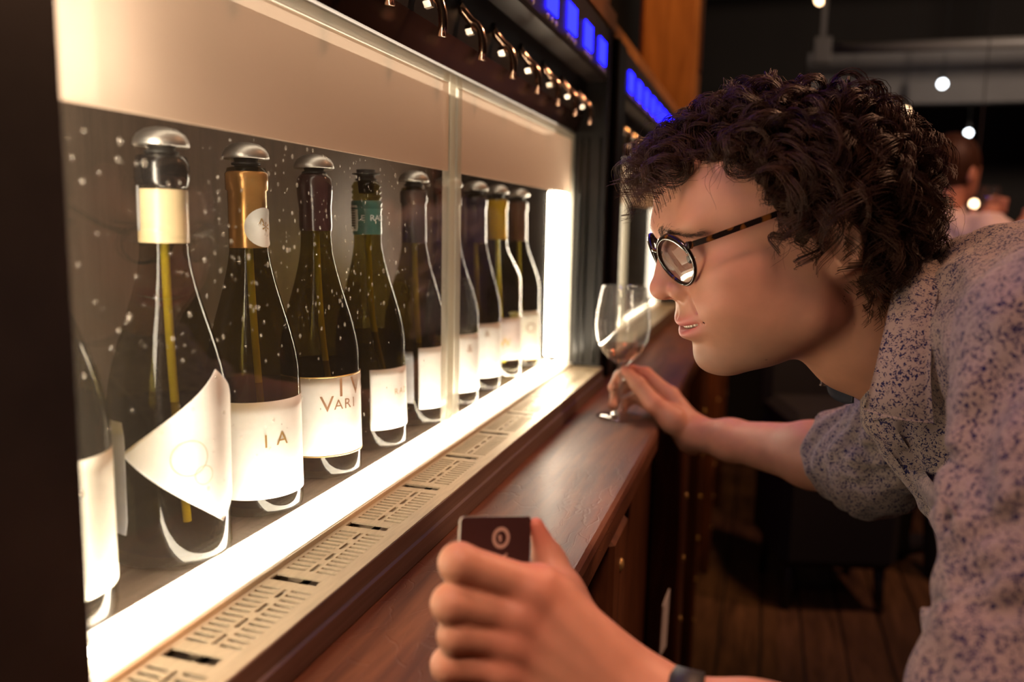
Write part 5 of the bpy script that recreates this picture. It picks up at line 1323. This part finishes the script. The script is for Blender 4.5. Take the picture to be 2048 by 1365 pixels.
def sd_gpants(P):
    P = np.asarray(P, np.float32); q = (P-hc.astype(np.float32))@np.stack([gfw, gl_, [0, 0, 1]]).T.astype(np.float32); zf = ZF-hc[2]
    d = rc(q, (-0.02, -0.05, -0.74), (-0.02, 0.05, -0.74), 0.135, 0.135)
    for s in (1, -1): d = smin(d, rc(q, (-0.02, 0.09*s, -0.80), (-0.02, 0.11*s, zf+0.06), 0.095, 0.058), 0.03); d = smin(d, rc(q, (-0.03, 0.11*s, zf+0.045), (0.14, 0.12*s, zf+0.038), 0.044, 0.036), 0.01)
    return d
v_, f_ = sdf_mesh(sd_gpants, np.array([hc[0]-0.4, hc[1]-0.4, ZF]), np.array([hc[0]+0.4, hc[1]+0.4, hc[2]-0.5]), 0.013, 1)
new('trousers', v_, f_, 'denim_dark', pg, True)
def sd_ghair(P):
    P = np.asarray(P, np.float32); q = (P-hc.astype(np.float32))@np.stack([gfw, gl_, [0, 0, 1]]).T.astype(np.float32)
    d = ell(q, (-0.012, 0, 0.026), (0.104, 0.086, 0.116)); return smax(d, -ell(q, (0.10, 0, -0.09), (0.135, 0.12, 0.145)), 0.01)
v_, f_ = sdf_mesh(sd_ghair, hc-0.16, hc+0.16, 0.007, 1)
new('hair', v_, f_, 'hair_brown', pg, True)
tg = at(1978, 415, 3.0)
gg = thing('wine_glass', tg - np.array([0, 0, 0.10]), 'small shining glass held up by the far guest', 'wine glass')
MB().lathe([(0.0, 0.0), (0.030, 0.001), (0.030, 0.003), (0.005, 0.008), (0.004, 0.07), (0.02, 0.085), (0.036, 0.11), (0.037, 0.135), (0.030, 0.175)], tg - np.array([0, 0, 0.10]), 24, cap=False).build('glass', 'glass_clear', gg, True)
MB().lathe([(0.0, 0.088), (0.019, 0.0885), (0.033, 0.11), (0.0, 0.1102)], tg - np.array([0, 0, 0.10]), 24, cap=False).build('wine', 'wine_white', gg, True)
lamp('table_lamp', at(1948, 408, 3.3), 0.016, 'bulb_warm', 'small warm light shining beside the far guest\'s neck')

# black upholstered chairs on the floor behind
pbr('black_fabric', (0.006, 0.006, 0.007), 0.9, noise=((0.010, 0.010, 0.011), 80))
def chair(cx_, cy_, rot, label):
    t = thing('lounge_chair', (cx_, cy_, ZF), label, 'chair', 'black chairs on the plank floor')
    mb = lambda: MB()
    MB().box(cx_-0.20, cx_+0.20, cy_-0.20, cy_+0.20, ZF+0.16, ZF+0.62, 0.03).build('seat_block', 'black_fabric', t)
    MB().box(cx_-0.19, cx_+0.19, cy_-0.19, cy_+0.19, ZF+0.62, ZF+0.70, 0.03).build('seat_cushion', 'black_fabric', t)
    MB().box(cx_-0.20, cx_+0.20, cy_+0.13, cy_+0.21, ZF+0.62, ZF+1.05, 0.03).build('backrest', 'black_fabric', t)
    for sx in (-1, 1):
        for sy in (-1, 1): MB().tube([(cx_+sx*0.16, cy_+sy*0.16, ZF), (cx_+sx*0.15, cy_+sy*0.15, ZF+0.17)], [0.014, 0.02], 10).build('leg', 'rubber', t, True)
    t.rotation_euler = (0, 0, rot)
chair(0.25, 3.08, 0.25, 'black upholstered chair standing nearer, under the outstretched arm')
chair(0.02, 4.9, -0.2, 'black upholstered chair farther back near the counter')
